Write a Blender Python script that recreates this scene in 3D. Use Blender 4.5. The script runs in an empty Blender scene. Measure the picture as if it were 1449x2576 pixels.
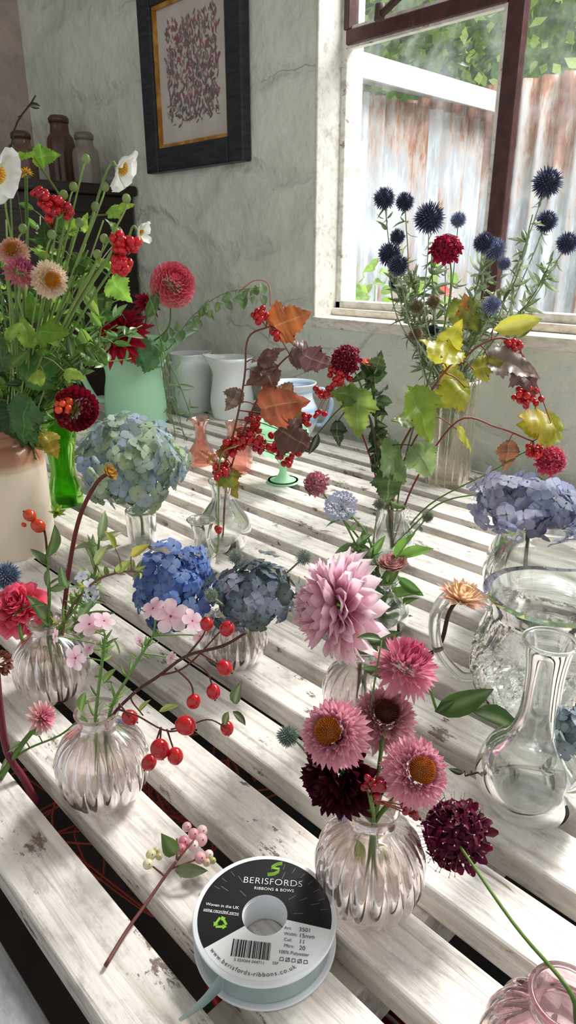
import bpy, math, random
from mathutils import Vector, Matrix
random.seed(11)
rnd=random.uniform
TZ=0.80; CAMH=0.43; FPX=1717.0; TH=math.radians(20.7); HA=math.radians(44)
H=Vector((-math.cos(HA),math.sin(HA),0)); R=Vector((math.sin(HA),math.cos(HA),0)); Z=Vector((0,0,1))
FV=H*math.cos(TH)-Z*math.sin(TH); UV=H*math.sin(TH)+Z*math.cos(TH)
C=Vector((0,0,TZ+CAMH))
def ray(px,py): return FV+R*((px-724.5)/FPX)+UV*((1288-py)/FPX)
def T(px,py,z=TZ):
    d=ray(px,py); return C+d*((z-C.z)/d.z)
def dep(p): return (p-C).dot(FV)
def S(px,p): return px*dep(p)/FPX
class Arr:  # an arrangement standing at base point B on the table
    def __init__(s,px,py,z=TZ): s.B=T(px,py,z)
    def __call__(s,px,py,off=0):
        d=ray(px,py); t=((s.B-C).dot(H)+off)/d.dot(H); return C+d*t
def lin(c): return c/12.92 if c<=.04045 else ((c+.055)/1.055)**2.4
def col(h): return tuple(lin(int(h[i:i+2],16)/255) for i in (0,2,4))
def mixc(a,b,t): return tuple(a[i]*(1-t)+b[i]*t for i in range(3))
def jit(c,k=.15):
    m=1+rnd(-k,k); return (min(1,c[0]*m*(1+rnd(-k,k)*.4)),min(1,c[1]*m),min(1,c[2]*m*(1+rnd(-k,k)*.4)))
def perp(d):
    a=Vector((0,0,1)) if abs(d.z)<.9 else Vector((1,0,0))
    u=(a-d*a.dot(d)).normalized(); return u,d.cross(u)
def rdir():
    while 1:
        v=Vector((rnd(-1,1),rnd(-1,1),rnd(-1,1)))
        if .05<v.length<1: return v.normalized()
# ---------------------------------------------------------------- materials
def mk(name):
    m=bpy.data.materials.new(name); m.use_nodes=True; nt=m.node_tree; nt.nodes.clear()
    o=nt.nodes.new('ShaderNodeOutputMaterial'); return m,nt,o
def N(nt,t,**k):
    n=nt.nodes.new(t)
    for a,b in k.items():
        if a in n.inputs.keys(): n.inputs[a].default_value=b
        else: setattr(n,a,b)
    return n
def pbsdf(nt,o,colr=None,rough=.5,spec=.5,metal=0):
    b=nt.nodes.new('ShaderNodeBsdfPrincipled'); b.inputs['Roughness'].default_value=rough
    b.inputs['Specular IOR Level'].default_value=spec; b.inputs['Metallic'].default_value=metal
    if colr: b.inputs['Base Color'].default_value=(*colr,1)
    nt.links.new(b.outputs[0],o.inputs[0]); return b
def attrmat(name,rough=.5,trans=.25,spec=.3,nscale=60,nk=.25,sheen=0):
    m,nt,o=mk(name); a=N(nt,'ShaderNodeAttribute',attribute_name='Col')
    b=pbsdf(nt,o,None,rough,spec)
    tc=N(nt,'ShaderNodeTexCoord'); n=N(nt,'ShaderNodeTexNoise'); n.inputs['Scale'].default_value=nscale
    nt.links.new(tc.outputs['Object'],n.inputs['Vector'])
    mr=N(nt,'ShaderNodeMapRange'); mr.inputs['To Min'].default_value=1-nk; mr.inputs['To Max'].default_value=1+nk
    nt.links.new(n.outputs['Fac'],mr.inputs['Value'])
    vm=N(nt,'ShaderNodeVectorMath',operation='SCALE'); nt.links.new(a.outputs['Color'],vm.inputs[0]); nt.links.new(mr.outputs[0],vm.inputs['Scale'])
    nt.links.new(vm.outputs[0],b.inputs['Base Color'])
    if trans:
        t=N(nt,'ShaderNodeBsdfTranslucent'); nt.links.new(vm.outputs[0],t.inputs['Color'])
        mx=N(nt,'ShaderNodeMixShader'); mx.inputs[0].default_value=trans
        nt.links.new(b.outputs[0],mx.inputs[1]); nt.links.new(t.outputs[0],mx.inputs[2]); nt.links.new(mx.outputs[0],o.inputs[0])
    return m
def glassmat(name,tint=(1,1,1),mix=.5,ior=1.45,rough=.0):
    m,nt,o=mk(name)
    g=N(nt,'ShaderNodeBsdfGlass'); g.inputs['Color'].default_value=(*tint,1); g.inputs['IOR'].default_value=ior; g.inputs['Roughness'].default_value=rough
    t=N(nt,'ShaderNodeBsdfTransparent'); t.inputs['Color'].default_value=(*tint,1)
    mx=N(nt,'ShaderNodeMixShader'); mx.inputs[0].default_value=mix
    nt.links.new(t.outputs[0],mx.inputs[1]); nt.links.new(g.outputs[0],mx.inputs[2]); nt.links.new(mx.outputs[0],o.inputs[0]); return m
def noisemat(name,c1,c2,scale=5,rough=.6,bump=.3,lo=.4,hi=.6,detail=8,stretch=(1,1,1),spec=.4,bd=.01):
    m,nt,o=mk(name); b=pbsdf(nt,o,None,rough,spec)
    tc=N(nt,'ShaderNodeTexCoord'); mp=N(nt,'ShaderNodeMapping'); mp.inputs['Scale'].default_value=stretch
    nt.links.new(tc.outputs['Object'],mp.inputs[0])
    n=N(nt,'ShaderNodeTexNoise'); n.inputs['Scale'].default_value=scale; n.inputs['Detail'].default_value=detail
    nt.links.new(mp.outputs[0],n.inputs['Vector'])
    r=N(nt,'ShaderNodeValToRGB'); r.color_ramp.elements[0].position=lo; r.color_ramp.elements[1].position=hi
    r.color_ramp.elements[0].color=(*c1,1); r.color_ramp.elements[1].color=(*c2,1)
    nt.links.new(n.outputs['Fac'],r.inputs[0]); nt.links.new(r.outputs[0],b.inputs['Base Color'])
    if bump:
        bp=N(nt,'ShaderNodeBump'); bp.inputs['Strength'].default_value=bump; bp.inputs['Distance'].default_value=bd
        nt.links.new(n.outputs['Fac'],bp.inputs['Height']); nt.links.new(bp.outputs[0],b.inputs['Normal'])
    return m
M_pet=attrmat('petal_mat',.5,.45,.25)
M_leaf=attrmat('leaf_mat',.34,.55,.5,nscale=70,nk=.35)
M_stem=attrmat('stem_mat',.5,.0,.3)
M_berry=attrmat('berry_mat',.12,.0,.6,nk=.1)
M_print=attrmat('print_mat',.35,.0,.4,nk=.0)
M_cer=attrmat('ceramic_mat',.18,.0,.5,nscale=8,nk=.06)
M_matte=attrmat('matte_mat',.7,.0,.3,nscale=12,nk=.12)
G_clear=glassmat('clear_glass',(.99,.998,.994),.82)
G_pink=glassmat('pink_glass',(.999,.964,.962),.74)
G_purple=glassmat('mauve_glass',(.90,.80,.82),.75)
G_green=glassmat('green_glass',(.45,.80,.22),.6)
G_coral=glassmat('coral_glass',(1.0,.80,.75),.5)
G_amber=glassmat('amber_glass',(.995,.965,.92),.7)
G_water=glassmat('water',(.99,.995,.985),.55,1.33)
def jade():
    m,nt,o=mk('jadeite_glass'); b=pbsdf(nt,o,col('d2f6dc'),.12,.5)
    t=N(nt,'ShaderNodeBsdfTranslucent'); t.inputs[0].default_value=(*col('e0ffea'),1)
    mx=N(nt,'ShaderNodeMixShader'); mx.inputs[0].default_value=.5
    nt.links.new(b.outputs[0],mx.inputs[1]); nt.links.new(t.outputs[0],mx.inputs[2]); nt.links.new(mx.outputs[0],o.inputs[0]); return m
M_jade=jade()
def plaster(name,base,dark,crack,joint,cm=.45):
    m,nt,o=mk(name); b=pbsdf(nt,o,None,.55,.35)
    tc=N(nt,'ShaderNodeTexCoord')
    n1=N(nt,'ShaderNodeTexNoise'); n1.inputs['Scale'].default_value=3.4; n1.inputs['Detail'].default_value=9; n1.inputs['Roughness'].default_value=.55
    n2=N(nt,'ShaderNodeTexNoise'); n2.inputs['Scale'].default_value=26; n2.inputs['Detail'].default_value=8
    nt.links.new(tc.outputs['Object'],n1.inputs['Vector']); nt.links.new(tc.outputs['Object'],n2.inputs['Vector'])
    nw=N(nt,'ShaderNodeTexNoise'); nw.inputs['Scale'].default_value=5; nw.inputs['Detail'].default_value=7
    nt.links.new(tc.outputs['Object'],nw.inputs['Vector'])
    va=N(nt,'ShaderNodeVectorMath',operation='MULTIPLY_ADD'); va.inputs[1].default_value=(.16,.16,.16)
    nt.links.new(nw.outputs['Color'],va.inputs[0]); nt.links.new(tc.outputs['Object'],va.inputs[2])
    mp=N(nt,'ShaderNodeMapping'); mp.inputs['Scale'].default_value=(1.3,1.3,4.6); mp.inputs['Location'].default_value=(.4,.1,.3); nt.links.new(va.outputs[0],mp.inputs[0])
    vo=N(nt,'ShaderNodeTexVoronoi',feature='DISTANCE_TO_EDGE'); vo.inputs['Scale'].default_value=1.2; nt.links.new(mp.outputs[0],vo.inputs['Vector'])
    cr=N(nt,'ShaderNodeMapRange'); cr.inputs['From Max'].default_value=.010; nt.links.new(vo.outputs['Distance'],cr.inputs['Value'])
    wide=N(nt,'ShaderNodeMapRange',interpolation_type='SMOOTHSTEP'); wide.inputs['From Max'].default_value=.16; nt.links.new(vo.outputs['Distance'],wide.inputs['Value'])
    pf=N(nt,'ShaderNodeMapRange'); pf.inputs['From Min'].default_value=.38; pf.inputs['From Max'].default_value=.47; nt.links.new(nw.outputs['Fac'],pf.inputs['Value'])
    mxx=N(nt,'ShaderNodeMath',operation='MAXIMUM'); nt.links.new(cr.outputs[0],mxx.inputs[0]); nt.links.new(pf.outputs[0],mxx.inputs[1])
    mxc=N(nt,'ShaderNodeMath',operation='MAXIMUM'); nt.links.new(mxx.outputs[0],mxc.inputs[0]); mxc.inputs[1].default_value=1-cm
    r=N(nt,'ShaderNodeValToRGB'); r.color_ramp.elements[0].position=.38; r.color_ramp.elements[1].position=.6
    r.color_ramp.elements[0].color=(*dark,1); r.color_ramp.elements[1].color=(*base,1); nt.links.new(n1.outputs['Fac'],r.inputs[0])
    jm=N(nt,'ShaderNodeMapRange'); jm.inputs['To Min'].default_value=.6; jm.inputs['To Max'].default_value=1; nt.links.new(wide.outputs[0],jm.inputs['Value'])
    mj=N(nt,'ShaderNodeMix',data_type='RGBA'); nt.links.new(jm.outputs[0],mj.inputs[0]); mj.inputs[6].default_value=(*joint,1); nt.links.new(r.outputs[0],mj.inputs[7])
    mc=N(nt,'ShaderNodeMix',data_type='RGBA'); nt.links.new(mxc.outputs[0],mc.inputs[0]); mc.inputs[6].default_value=(*crack,1); nt.links.new(mj.outputs[2],mc.inputs[7])
    nt.links.new(mc.outputs[2],b.inputs['Base Color'])
    a1=N(nt,'ShaderNodeMath',operation='MULTIPLY_ADD'); a1.inputs[1].default_value=.25; nt.links.new(n2.outputs['Fac'],a1.inputs[0])
    n1s=N(nt,'ShaderNodeMath',operation='MULTIPLY'); n1s.inputs[1].default_value=1.6; nt.links.new(n1.outputs['Fac'],n1s.inputs[0]); nt.links.new(n1s.outputs[0],a1.inputs[2])
    a2=N(nt,'ShaderNodeMath',operation='MULTIPLY_ADD'); a2.inputs[1].default_value=.05; nt.links.new(mxx.outputs[0],a2.inputs[0]); nt.links.new(a1.outputs[0],a2.inputs[2])
    a3=N(nt,'ShaderNodeMath',operation='MULTIPLY_ADD'); a3.inputs[1].default_value=.30; nt.links.new(wide.outputs[0],a3.inputs[0]); nt.links.new(a2.outputs[0],a3.inputs[2])
    bp=N(nt,'ShaderNodeBump'); bp.inputs['Strength'].default_value=.9; bp.inputs['Distance'].default_value=.030
    nt.links.new(a3.outputs[0],bp.inputs['Height']); nt.links.new(bp.outputs[0],b.inputs['Normal']); return m
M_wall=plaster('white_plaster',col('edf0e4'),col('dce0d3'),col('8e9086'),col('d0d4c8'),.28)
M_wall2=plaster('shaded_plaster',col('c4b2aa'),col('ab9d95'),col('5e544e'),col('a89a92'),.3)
def painted_wood(name,c_paint,c_paint2,c_wood,st=(1,14,14),thr=.40,g0=.27,dirt=.72,rough=.42):
    m,nt,o=mk(name); b=pbsdf(nt,o,None,rough,.5)
    tc=N(nt,'ShaderNodeTexCoord'); mp=N(nt,'ShaderNodeMapping'); mp.inputs['Scale'].default_value=st
    nt.links.new(tc.outputs['Object'],mp.inputs[0])
    g=N(nt,'ShaderNodeTexNoise'); g.inputs['Scale'].default_value=9; g.inputs['Detail'].default_value=9; g.inputs['Distortion'].default_value=.6
    nt.links.new(mp.outputs[0],g.inputs['Vector'])
    mp2=N(nt,'ShaderNodeMapping'); mp2.inputs['Scale'].default_value=(1,2.0,2.0); nt.links.new(tc.outputs['Object'],mp2.inputs[0])
    p=N(nt,'ShaderNodeTexNoise'); p.inputs['Scale'].default_value=16; p.inputs['Detail'].default_value=14; p.inputs['Roughness'].default_value=.78
    nt.links.new(mp2.outputs[0],p.inputs['Vector'])
    dn=N(nt,'ShaderNodeTexNoise'); dn.inputs['Scale'].default_value=30; dn.inputs['Detail'].default_value=10; dn.inputs['Roughness'].default_value=.7; nt.links.new(mp2.outputs[0],dn.inputs['Vector'])
    r1=N(nt,'ShaderNodeValToRGB'); r1.color_ramp.elements[0].position=.34; r1.color_ramp.elements[1].position=.52
    r1.color_ramp.elements[0].color=(*c_paint2,1); r1.color_ramp.elements[1].color=(*c_paint,1); nt.links.new(g.outputs['Fac'],r1.inputs[0])
    dr=N(nt,'ShaderNodeMapRange'); dr.inputs['From Min'].default_value=.36; dr.inputs['From Max'].default_value=.5; dr.inputs['To Min'].default_value=dirt; dr.inputs['To Max'].default_value=1; nt.links.new(dn.outputs['Fac'],dr.inputs['Value'])
    vm=N(nt,'ShaderNodeVectorMath',operation='SCALE'); nt.links.new(r1.outputs[0],vm.inputs[0]); nt.links.new(dr.outputs[0],vm.inputs['Scale'])
    big=N(nt,'ShaderNodeTexNoise'); big.inputs['Scale'].default_value=3.0; big.inputs['Detail'].default_value=3; nt.links.new(tc.outputs['Object'],big.inputs['Vector'])
    bm=N(nt,'ShaderNodeMath',operation='MULTIPLY_ADD'); bm.inputs[1].default_value=.14; bm.inputs[2].default_value=-.07; nt.links.new(big.outputs['Fac'],bm.inputs[0])
    pa=N(nt,'ShaderNodeMath',operation='ADD'); nt.links.new(p.outputs['Fac'],pa.inputs[0]); nt.links.new(bm.outputs[0],pa.inputs[1])
    r2=N(nt,'ShaderNodeValToRGB'); r2.color_ramp.elements[0].position=thr-.02; r2.color_ramp.elements[1].position=thr
    nt.links.new(pa.outputs[0],r2.inputs[0])
    r3=N(nt,'ShaderNodeValToRGB'); r3.color_ramp.elements[0].position=g0-.03; r3.color_ramp.elements[1].position=g0; nt.links.new(g.outputs['Fac'],r3.inputs[0])
    mn=N(nt,'ShaderNodeMath',operation='MINIMUM'); nt.links.new(r2.outputs[0],mn.inputs[0]); nt.links.new(r3.outputs[0],mn.inputs[1])
    mc=N(nt,'ShaderNodeMix',data_type='RGBA'); nt.links.new(mn.outputs[0],mc.inputs[0]); mc.inputs[6].default_value=(*c_wood,1); nt.links.new(vm.outputs[0],mc.inputs[7])
    nt.links.new(mc.outputs[2],b.inputs['Base Color'])
    ad=N(nt,'ShaderNodeMath',operation='MULTIPLY_ADD'); ad.inputs[1].default_value=.35; nt.links.new(mn.outputs[0],ad.inputs[0]); nt.links.new(g.outputs['Fac'],ad.inputs[2])
    bp=N(nt,'ShaderNodeBump'); bp.inputs['Strength'].default_value=.5; bp.inputs['Distance'].default_value=.003
    nt.links.new(ad.outputs[0],bp.inputs['Height']); nt.links.new(bp.outputs[0],b.inputs['Normal']); return m
M_slat=painted_wood('peeling_white_paint',col('e6e0d8'),col('c6bdb2'),col('7e6c60'),thr=.40,g0=.27,dirt=.68,rough=.34)
M_sill=painted_wood('peeling_sill_paint',col('efe8da'),col('d8ccb8'),col('b48c68'),(2,8,8),.41)
M_reveal=painted_wood('flaking_reveal_paint',col('e6e4da'),col('d4d0c4'),col('b8a894'),(2,3,3),.37)
M_brown=painted_wood('brown_window_paint',col('502a28'),col('3e2220'),col('6c5048'),(3,3,3),.36)
M_whitep=painted_wood('white_window_paint',col('ece8de'),col('d2cec2'),col('a09080'),(3,3,3),.40)
M_board=painted_wood('grey_white_board',col('a8aaac'),col('94969a'),col('7a7a78'),(1,4,4),.34)
M_floor=noisemat('dark_floor',col('171210'),col('2a201a'),6,.8,.2)
M_ceil=noisemat('ceiling_paint',col('d8d6ce'),col('e4e2da'),3,.8,.1)
M_dark=noisemat('dark_wood',col('1d1412'),col('2e201c'),8,.45,.2,stretch=(1,1,6))
M_frame=noisemat('charcoal_frame',col('22262a'),col('30353a'),20,.4,.3,stretch=(1,1,6))
M_gold=noisemat('gilt_slip',col('a8702c'),col('d09a4c'),30,.35,.1)
M_mat=noisemat('mount_card',col('c9c3ba'),col('d3cdc4'),10,.8,0)
M_red=noisemat('red_plastic',col('8c1f1c'),col('b32a24'),4,.4,0)
def corr():
    m,nt,o=mk('rusty_corrugated_iron'); b=pbsdf(nt,o,None,.6,.3)
    tc=N(nt,'ShaderNodeTexCoord')
    mp=N(nt,'ShaderNodeMapping'); mp.inputs['Scale'].default_value=(2.6,2.6,.45); nt.links.new(tc.outputs['Object'],mp.inputs[0])
    n=N(nt,'ShaderNodeTexNoise'); n.inputs['Scale'].default_value=4.5; n.inputs['Detail'].default_value=9; n.inputs['Roughness'].default_value=.72; nt.links.new(mp.outputs[0],n.inputs['Vector'])
    sp=N(nt,'ShaderNodeSeparateXYZ'); nt.links.new(tc.outputs['Object'],sp.inputs[0])
    mr=N(nt,'ShaderNodeMapRange'); mr.inputs['From Min'].default_value=TZ+.55; mr.inputs['From Max'].default_value=TZ+1.12; mr.inputs['To Min'].default_value=.0; mr.inputs['To Max'].default_value=.17
    nt.links.new(sp.outputs['Z'],mr.inputs['Value'])
    ad=N(nt,'ShaderNodeMath',operation='ADD'); nt.links.new(n.outputs['Fac'],ad.inputs[0]); nt.links.new(mr.outputs[0],ad.inputs[1])
    r=N(nt,'ShaderNodeValToRGB'); e=r.color_ramp.elements; e[0].position=.40; e[0].color=(*col('d4dce4'),1); e[1].position=.78; e[1].color=(*col('5a3a2e'),1)
    x=e.new(.50); x.color=(*col('aab1b9'),1); x=e.new(.575); x.color=(*col('b0a49c'),1); x=e.new(.64); x.color=(*col('9a6c50'),1)
    nt.links.new(ad.outputs[0],r.inputs[0]); nt.links.new(r.outputs[0],b.inputs['Base Color']); return m
M_iron=corr()
def pane():
    m,nt,o=mk('window_glass')
    t=N(nt,'ShaderNodeBsdfTransparent'); g=N(nt,'ShaderNodeBsdfGlossy'); g.inputs['Roughness'].default_value=.02
    d=N(nt,'ShaderNodeBsdfTranslucent'); d.inputs[0].default_value=(.85,.88,.9,1)
    tc=N(nt,'ShaderNodeTexCoord'); n=N(nt,'ShaderNodeTexNoise'); n.inputs['Scale'].default_value=9; n.inputs['Detail'].default_value=12; n.inputs['Roughness'].default_value=.7; nt.links.new(tc.outputs['Object'],n.inputs['Vector'])
    mr=N(nt,'ShaderNodeMapRange'); mr.inputs['From Min'].default_value=.45; mr.inputs['From Max'].default_value=.75; mr.inputs['To Min'].default_value=.01; mr.inputs['To Max'].default_value=.12; nt.links.new(n.outputs['Fac'],mr.inputs['Value'])
    m1=N(nt,'ShaderNodeMixShader'); nt.links.new(mr.outputs[0],m1.inputs[0]); nt.links.new(t.outputs[0],m1.inputs[1]); nt.links.new(d.outputs[0],m1.inputs[2])
    m2=N(nt,'ShaderNodeMixShader'); m2.inputs[0].default_value=.04; nt.links.new(m1.outputs[0],m2.inputs[1]); nt.links.new(g.outputs[0],m2.inputs[2]); nt.links.new(m2.outputs[0],o.inputs[0]); return m
M_pane=pane()
# ---------------------------------------------------------------- mesh builder
class MB:
    def __init__(s): s.v=[];s.f=[];s.c=[]
    def add(s,p,c): s.v.append(p);s.c.append(c);return len(s.v)-1
def smooth_path(pts,k=5):
    if len(pts)<3: return [pts[0].lerp(pts[1],i/3) for i in range(4)]
    out=[];q=[pts[0]*2-pts[1]]+pts+[pts[-1]*2-pts[-2]]
    for i in range(1,len(q)-2):
        a,b,c,d=q[i-1:i+3]
        for j in range(k):
            t=j/k
            out.append(.5*((2*b)+(c-a)*t+(2*a-5*b+4*c-d)*t*t+(3*b-a-3*c+d)*t**3))
    out.append(pts[-1]); return out
def tube(mb,pts,r0,r1,c,n=6,k=5,c2=None,rf=None):
    p=smooth_path(pts,k); m=len(p); u=None; rings=[]
    for i in range(m):
        d=(p[min(i+1,m-1)]-p[max(i-1,0)])
        d=d.normalized() if d.length>1e-9 else Z
        if u is None: u,_=perp(d)
        u=(u-d*u.dot(d)); u=u.normalized() if u.length>1e-6 else perp(d)[0]
        w=d.cross(u); s=i/(m-1); r=(r0+(r1-r0)*s)
        if rf: r=rf(s)
        cc=jit(mixc(c,c2,s) if c2 else c,.05)
        rings.append([mb.add(p[i]+(u*math.cos(a)+w*math.sin(a))*r,cc) for a in [2*math.pi*j/n for j in range(n)]])
    for i in range(m-1):
        for j in range(n):
            mb.f.append((rings[i][j],rings[i][(j+1)%n],rings[i+1][(j+1)%n],rings[i+1][j]))
    mb.f.append(tuple(reversed(rings[0]))); mb.f.append(tuple(rings[-1])); return p
def ell(mb,c,r,cl,ax=Z,st=1.0,seg=10,rings=7,cl2=None):
    u,w=perp(ax); rows=[]
    for i in range(rings+1):
        th=math.pi*i/rings; z=math.cos(th)*r*st; q=math.sin(th)*r; cc=mixc(cl,cl2,i/rings) if cl2 else cl
        if i in(0,rings): rows.append([mb.add(c+ax*z,cc)])
        else: rows.append([mb.add(c+ax*z+(u*math.cos(a)+w*math.sin(a))*q,cc) for a in [2*math.pi*j/seg for j in range(seg)]])
    stitch(mb,rows,seg)
def stitch(mb,rows,seg):
    for i in range(len(rows)-1):
        a,b=rows[i],rows[i+1]
        for j in range(seg):
            k=(j+1)%seg
            if len(a)==1 and len(b)==1: continue
            if len(a)==1: mb.f.append((a[0],b[j],b[k]))
            elif len(b)==1: mb.f.append((a[j],b[0],a[k]))
            else: mb.f.append((a[j],b[j],b[k],a[k]))
def spline2(pr,k=4):
    p=[Vector((a,b,0)) for a,b in pr]; q=smooth_path(p,k); return [(max(0,v.x),v.y) for v in q]
def shell(prof,t):
    inn=[]
    for r,z in reversed(prof):
        zz=max(z,t*1.6); rr=max(r-t,0)
        if inn and abs(inn[-1][0]-rr)<1e-6 and abs(inn[-1][1]-zz)<1e-6: continue
        inn.append((rr,zz))
    if inn[-1][0]>1e-6: inn.append((0,inn[-1][1]))
    return prof+inn
def lathe(mb,o,prof,seg=48,c=(.8,.8,.8),rib=0,nr=16,rz=None,spout=None,cf=None,h=None,twist=0,nout=10**6):
    rows=[]
    hh=h or max(z for r,z in prof)
    for idx,(r,z) in enumerate(prof):
        cc=cf(r,z) if cf else c
        if r<1e-6: rows.append([mb.add(o+Z*z,cc)]); continue
        row=[]
        for j in range(seg):
            a=2*math.pi*j/seg; q=r; zz=z
            if rib and idx<nout:
                k=1
                if rz: k=max(0,min(1,(z-rz[0])/(.12*hh)))*max(0,min(1,(rz[1]-z)/(.15*hh)))
                q=r*(1+rib*k*(abs(math.cos(nr*(a+twist*z)/2))**.7-.6))
            if spout:
                a0,amt=spout; s=max(0,(z/hh-.68)/.32); w=max(0,math.cos(a-a0))**7
                q+=amt*s*s*w; zz+=amt*.35*s*s*w
            row.append(mb.add(o+Vector((math.cos(a)*q,math.sin(a)*q,zz)),cc))
        rows.append(row)
    stitch(mb,rows,seg)
def box(mb,a,b,c=(.8,.8,.8)):
    x0,y0,z0=a;x1,y1,z1=b
    i=[mb.add(Vector(p),c) for p in [(x0,y0,z0),(x1,y0,z0),(x1,y1,z0),(x0,y1,z0),(x0,y0,z1),(x1,y0,z1),(x1,y1,z1),(x0,y1,z1)]]
    for f in [(0,3,2,1),(4,5,6,7),(0,1,5,4),(1,2,6,5),(2,3,7,6),(3,0,4,7)]: mb.f.append(tuple(i[k] for k in f))
def make(mb,name,mat,parent=None,org=None,smooth=True,label=None,cat=None,group=None,kind=None,bevel=0):
    if parent is not None: org=parent.location
    if org is None: org=Vector((0,0,0))
    me=bpy.data.meshes.new(name); me.from_pydata([v-org for v in mb.v],[],mb.f)
    ca=me.color_attributes.new('Col','FLOAT_COLOR','POINT')
    flat=[]
    for c in mb.c: flat+= [c[0],c[1],c[2],1]
    ca.data.foreach_set('color',flat)
    if smooth: me.polygons.foreach_set('use_smooth',[True]*len(me.polygons))
    me.materials.append(mat); me.update()
    o=bpy.data.objects.new(name,me); bpy.context.collection.objects.link(o)
    if parent is not None: o.parent=parent
    else: o.location=org
    if bevel:
        md=o.modifiers.new('bevel','BEVEL'); md.width=bevel; md.segments=2; md.limit_method='ANGLE'
    if parent is None:
        if label: o['label']=label
        if cat: o['category']=cat
        if group: o['group']=group
        if kind: o['kind']=kind
    elif label: o['label']=label
    return o
def root(name,loc,label,cat,group=None):
    o=bpy.data.objects.new(name,None); o.empty_display_size=.02; bpy.context.collection.objects.link(o); o.location=loc
    o['label']=label;o['category']=cat
    if group:o['group']=group
    return o
# ---------------------------------------------------------------- petals & leaves
def pf(sh,s):
    if sh=='round': return math.sin(math.pi*(.12+.76*s))**.6
    if sh=='point': return min(1,.5+1.5*s)*(1-s**2.6)**.9
    if sh=='wide': return min(1,.4+1.7*s)*(max(0,1-s**4))**.65
    if sh=='lily': return (.45+.55*math.sin(math.pi*min(1,s*.95)))*(max(0,1-s**3.4))**.7
    if sh=='leaf': return (math.sin(math.pi*min(1,s**.85))**.85)*(1-.15*s)+.02
    if sh=='heart':
        a=.12+.88*math.sin(math.pi/2*min(1,s*1.25))
        if s>.6: a*=math.sqrt(max(0.02,1-((s-.6)/.42)**2))
        return a
    return 1
def petal(mb,b,d,u,L,W,curve=0,cup=.3,sh='round',c0=(1,1,1),c1=(1,1,1),nu=4,nv=1,mid=None,fold=0,wav=0):
    u=(u-d*u.dot(d)); u=u.normalized() if u.length>1e-6 else perp(d)[0]
    sd=d.cross(u); rows=[]
    ph=rnd(0,6)
    for i in range(nu+1):
        s=i/nu; w=W*pf(sh,s); ctr=b+d*(L*s*(1-.25*abs(curve)*s))+u*(curve*L*s*s); row=[]
        for j in range(-nv,nv+1):
            t=j/nv; cc=mixc(c0,c1,s)
            if mid and j==0: cc=mixc(cc,mid,.5)
            row.append(mb.add(ctr+sd*(w*t)+u*(cup*w*t*t+fold*w*abs(t)+wav*W*math.sin(ph+s*9+t*3)*abs(t)),cc))
        rows.append(row)
    for i in range(nu):
        for j in range(2*nv):
            mb.f.append((rows[i][j],rows[i][j+1],rows[i+1][j+1],rows[i+1][j]))
VO=[(0,0),(-.03,.06),(-.05,.16),(.01,.22),(.02,.30),(.08,.33),(.10,.41),(.17,.42),(.21,.50),(.28,.49),(.36,.58),(.38,.50),(.45,.49),(.43,.42),(.49,.38),(.50,.33),(.55,.33),(.61,.37),(.63,.30),(.70,.30),(.72,.23),(.79,.21),(.82,.14),(.90,.11),(1.02,0)]
def vleaf(mb,b,d,u,L,c,droop=.2,wid=1.0,vein=None):
    u=(u-d*u.dot(d)); u=u.normalized() if u.length>1e-6 else perp(d)[0]
    sd=d.cross(u); v=vein or mixc(c,(.70,.72,.35),.25); ph=rnd(0,6); wid*=rnd(.8,1.05); sk=rnd(-.16,.16); fo=rnd(.12,.5); n=len(VO); cu=rnd(.3,1.0); nar=rnd(.0,.35)
    c2=mixc(c,(c[0]*1.35,c[1]*1.1,c[2]*.6),rnd(0,.6))
    def pos(x,y): return b+d*(L*x)+sd*(L*(y*wid*(1-nar*max(0,.5-x))+sk*x*x))+u*(L*(fo*abs(y)-droop*x*x-cu*y*y+.028*math.sin(ph+x*14)+.03*math.sin(ph*2+y*11)))
    edge=mixc(c,(c[0]*1.0,c[1]*.55,c[2]*.5),rnd(0,.8))
    for sg in(1,-1):
        rs=[[],[],[],[],[]]
        for i,(x,y) in enumerate(VO):
            mx=.40*i/13 if i<=13 else .40+.60*(i-13)/(n-14)
            vn=1 if i in(4,10,17,21) else 0
            for k,f in enumerate((0,.07,.4,.72,1)):
                xx=mx+(x-mx)*f; lift=0
                if k==0: cc=v
                else:
                    cc=jit(mixc(c,c2,x),.05); 
                    if vn>0: cc=mixc(cc,v,.35*(1-f*.7)); lift=-.014
                    elif k in(2,3): lift=.006
                    if k==4: cc=mixc(cc,edge,.6); lift=0
                rs[k].append(mb.add(pos(xx,sg*y*f)+u*(L*lift),cc))
        for i in range(n-1):
            for k in range(4):
                a,bb=rs[k],rs[k+1]; q=(a[i],a[i+1],bb[i+1],bb[i]); mb.f.append(q if sg>0 else tuple(reversed(q)))
def sleaf(mb,b,d,u,L,W,c,droop=.15,c2=None):
    petal(mb,b,d,u,L,W,-droop-rnd(0,.15),.1,'leaf',jit(c,.1),jit(c2 or c,.12),6,2,mid=mixc(c,(.8,.85,.5),.4),fold=.4,wav=.09)
def idir(ang,tow=.0):
    a=math.radians(ang); return (R*math.cos(a)+Z*math.sin(a)-H*tow+Z*tow*.2).normalized()
def cam(p): return (C-p).normalized()
def lead(mb,A,px,py,ang,L,c,kind='v',off=0,tow=.15,droop=.15,w=.2,vein=None):
    p=A(px,py,off); l=S(L,p); c=jit(c,.08)
    n=(cam(p)*1.0+Z*.5+rdir()*.7).normalized()
    if kind=='v': vleaf(mb,p,idir(ang,tow+rnd(-.3,.3)),n,l,c,droop+rnd(-.05,.3),vein=vein)
    else: sleaf(mb,p,idir(ang,tow+rnd(-.1,.2)),n,l,l*w,c,droop)
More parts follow.
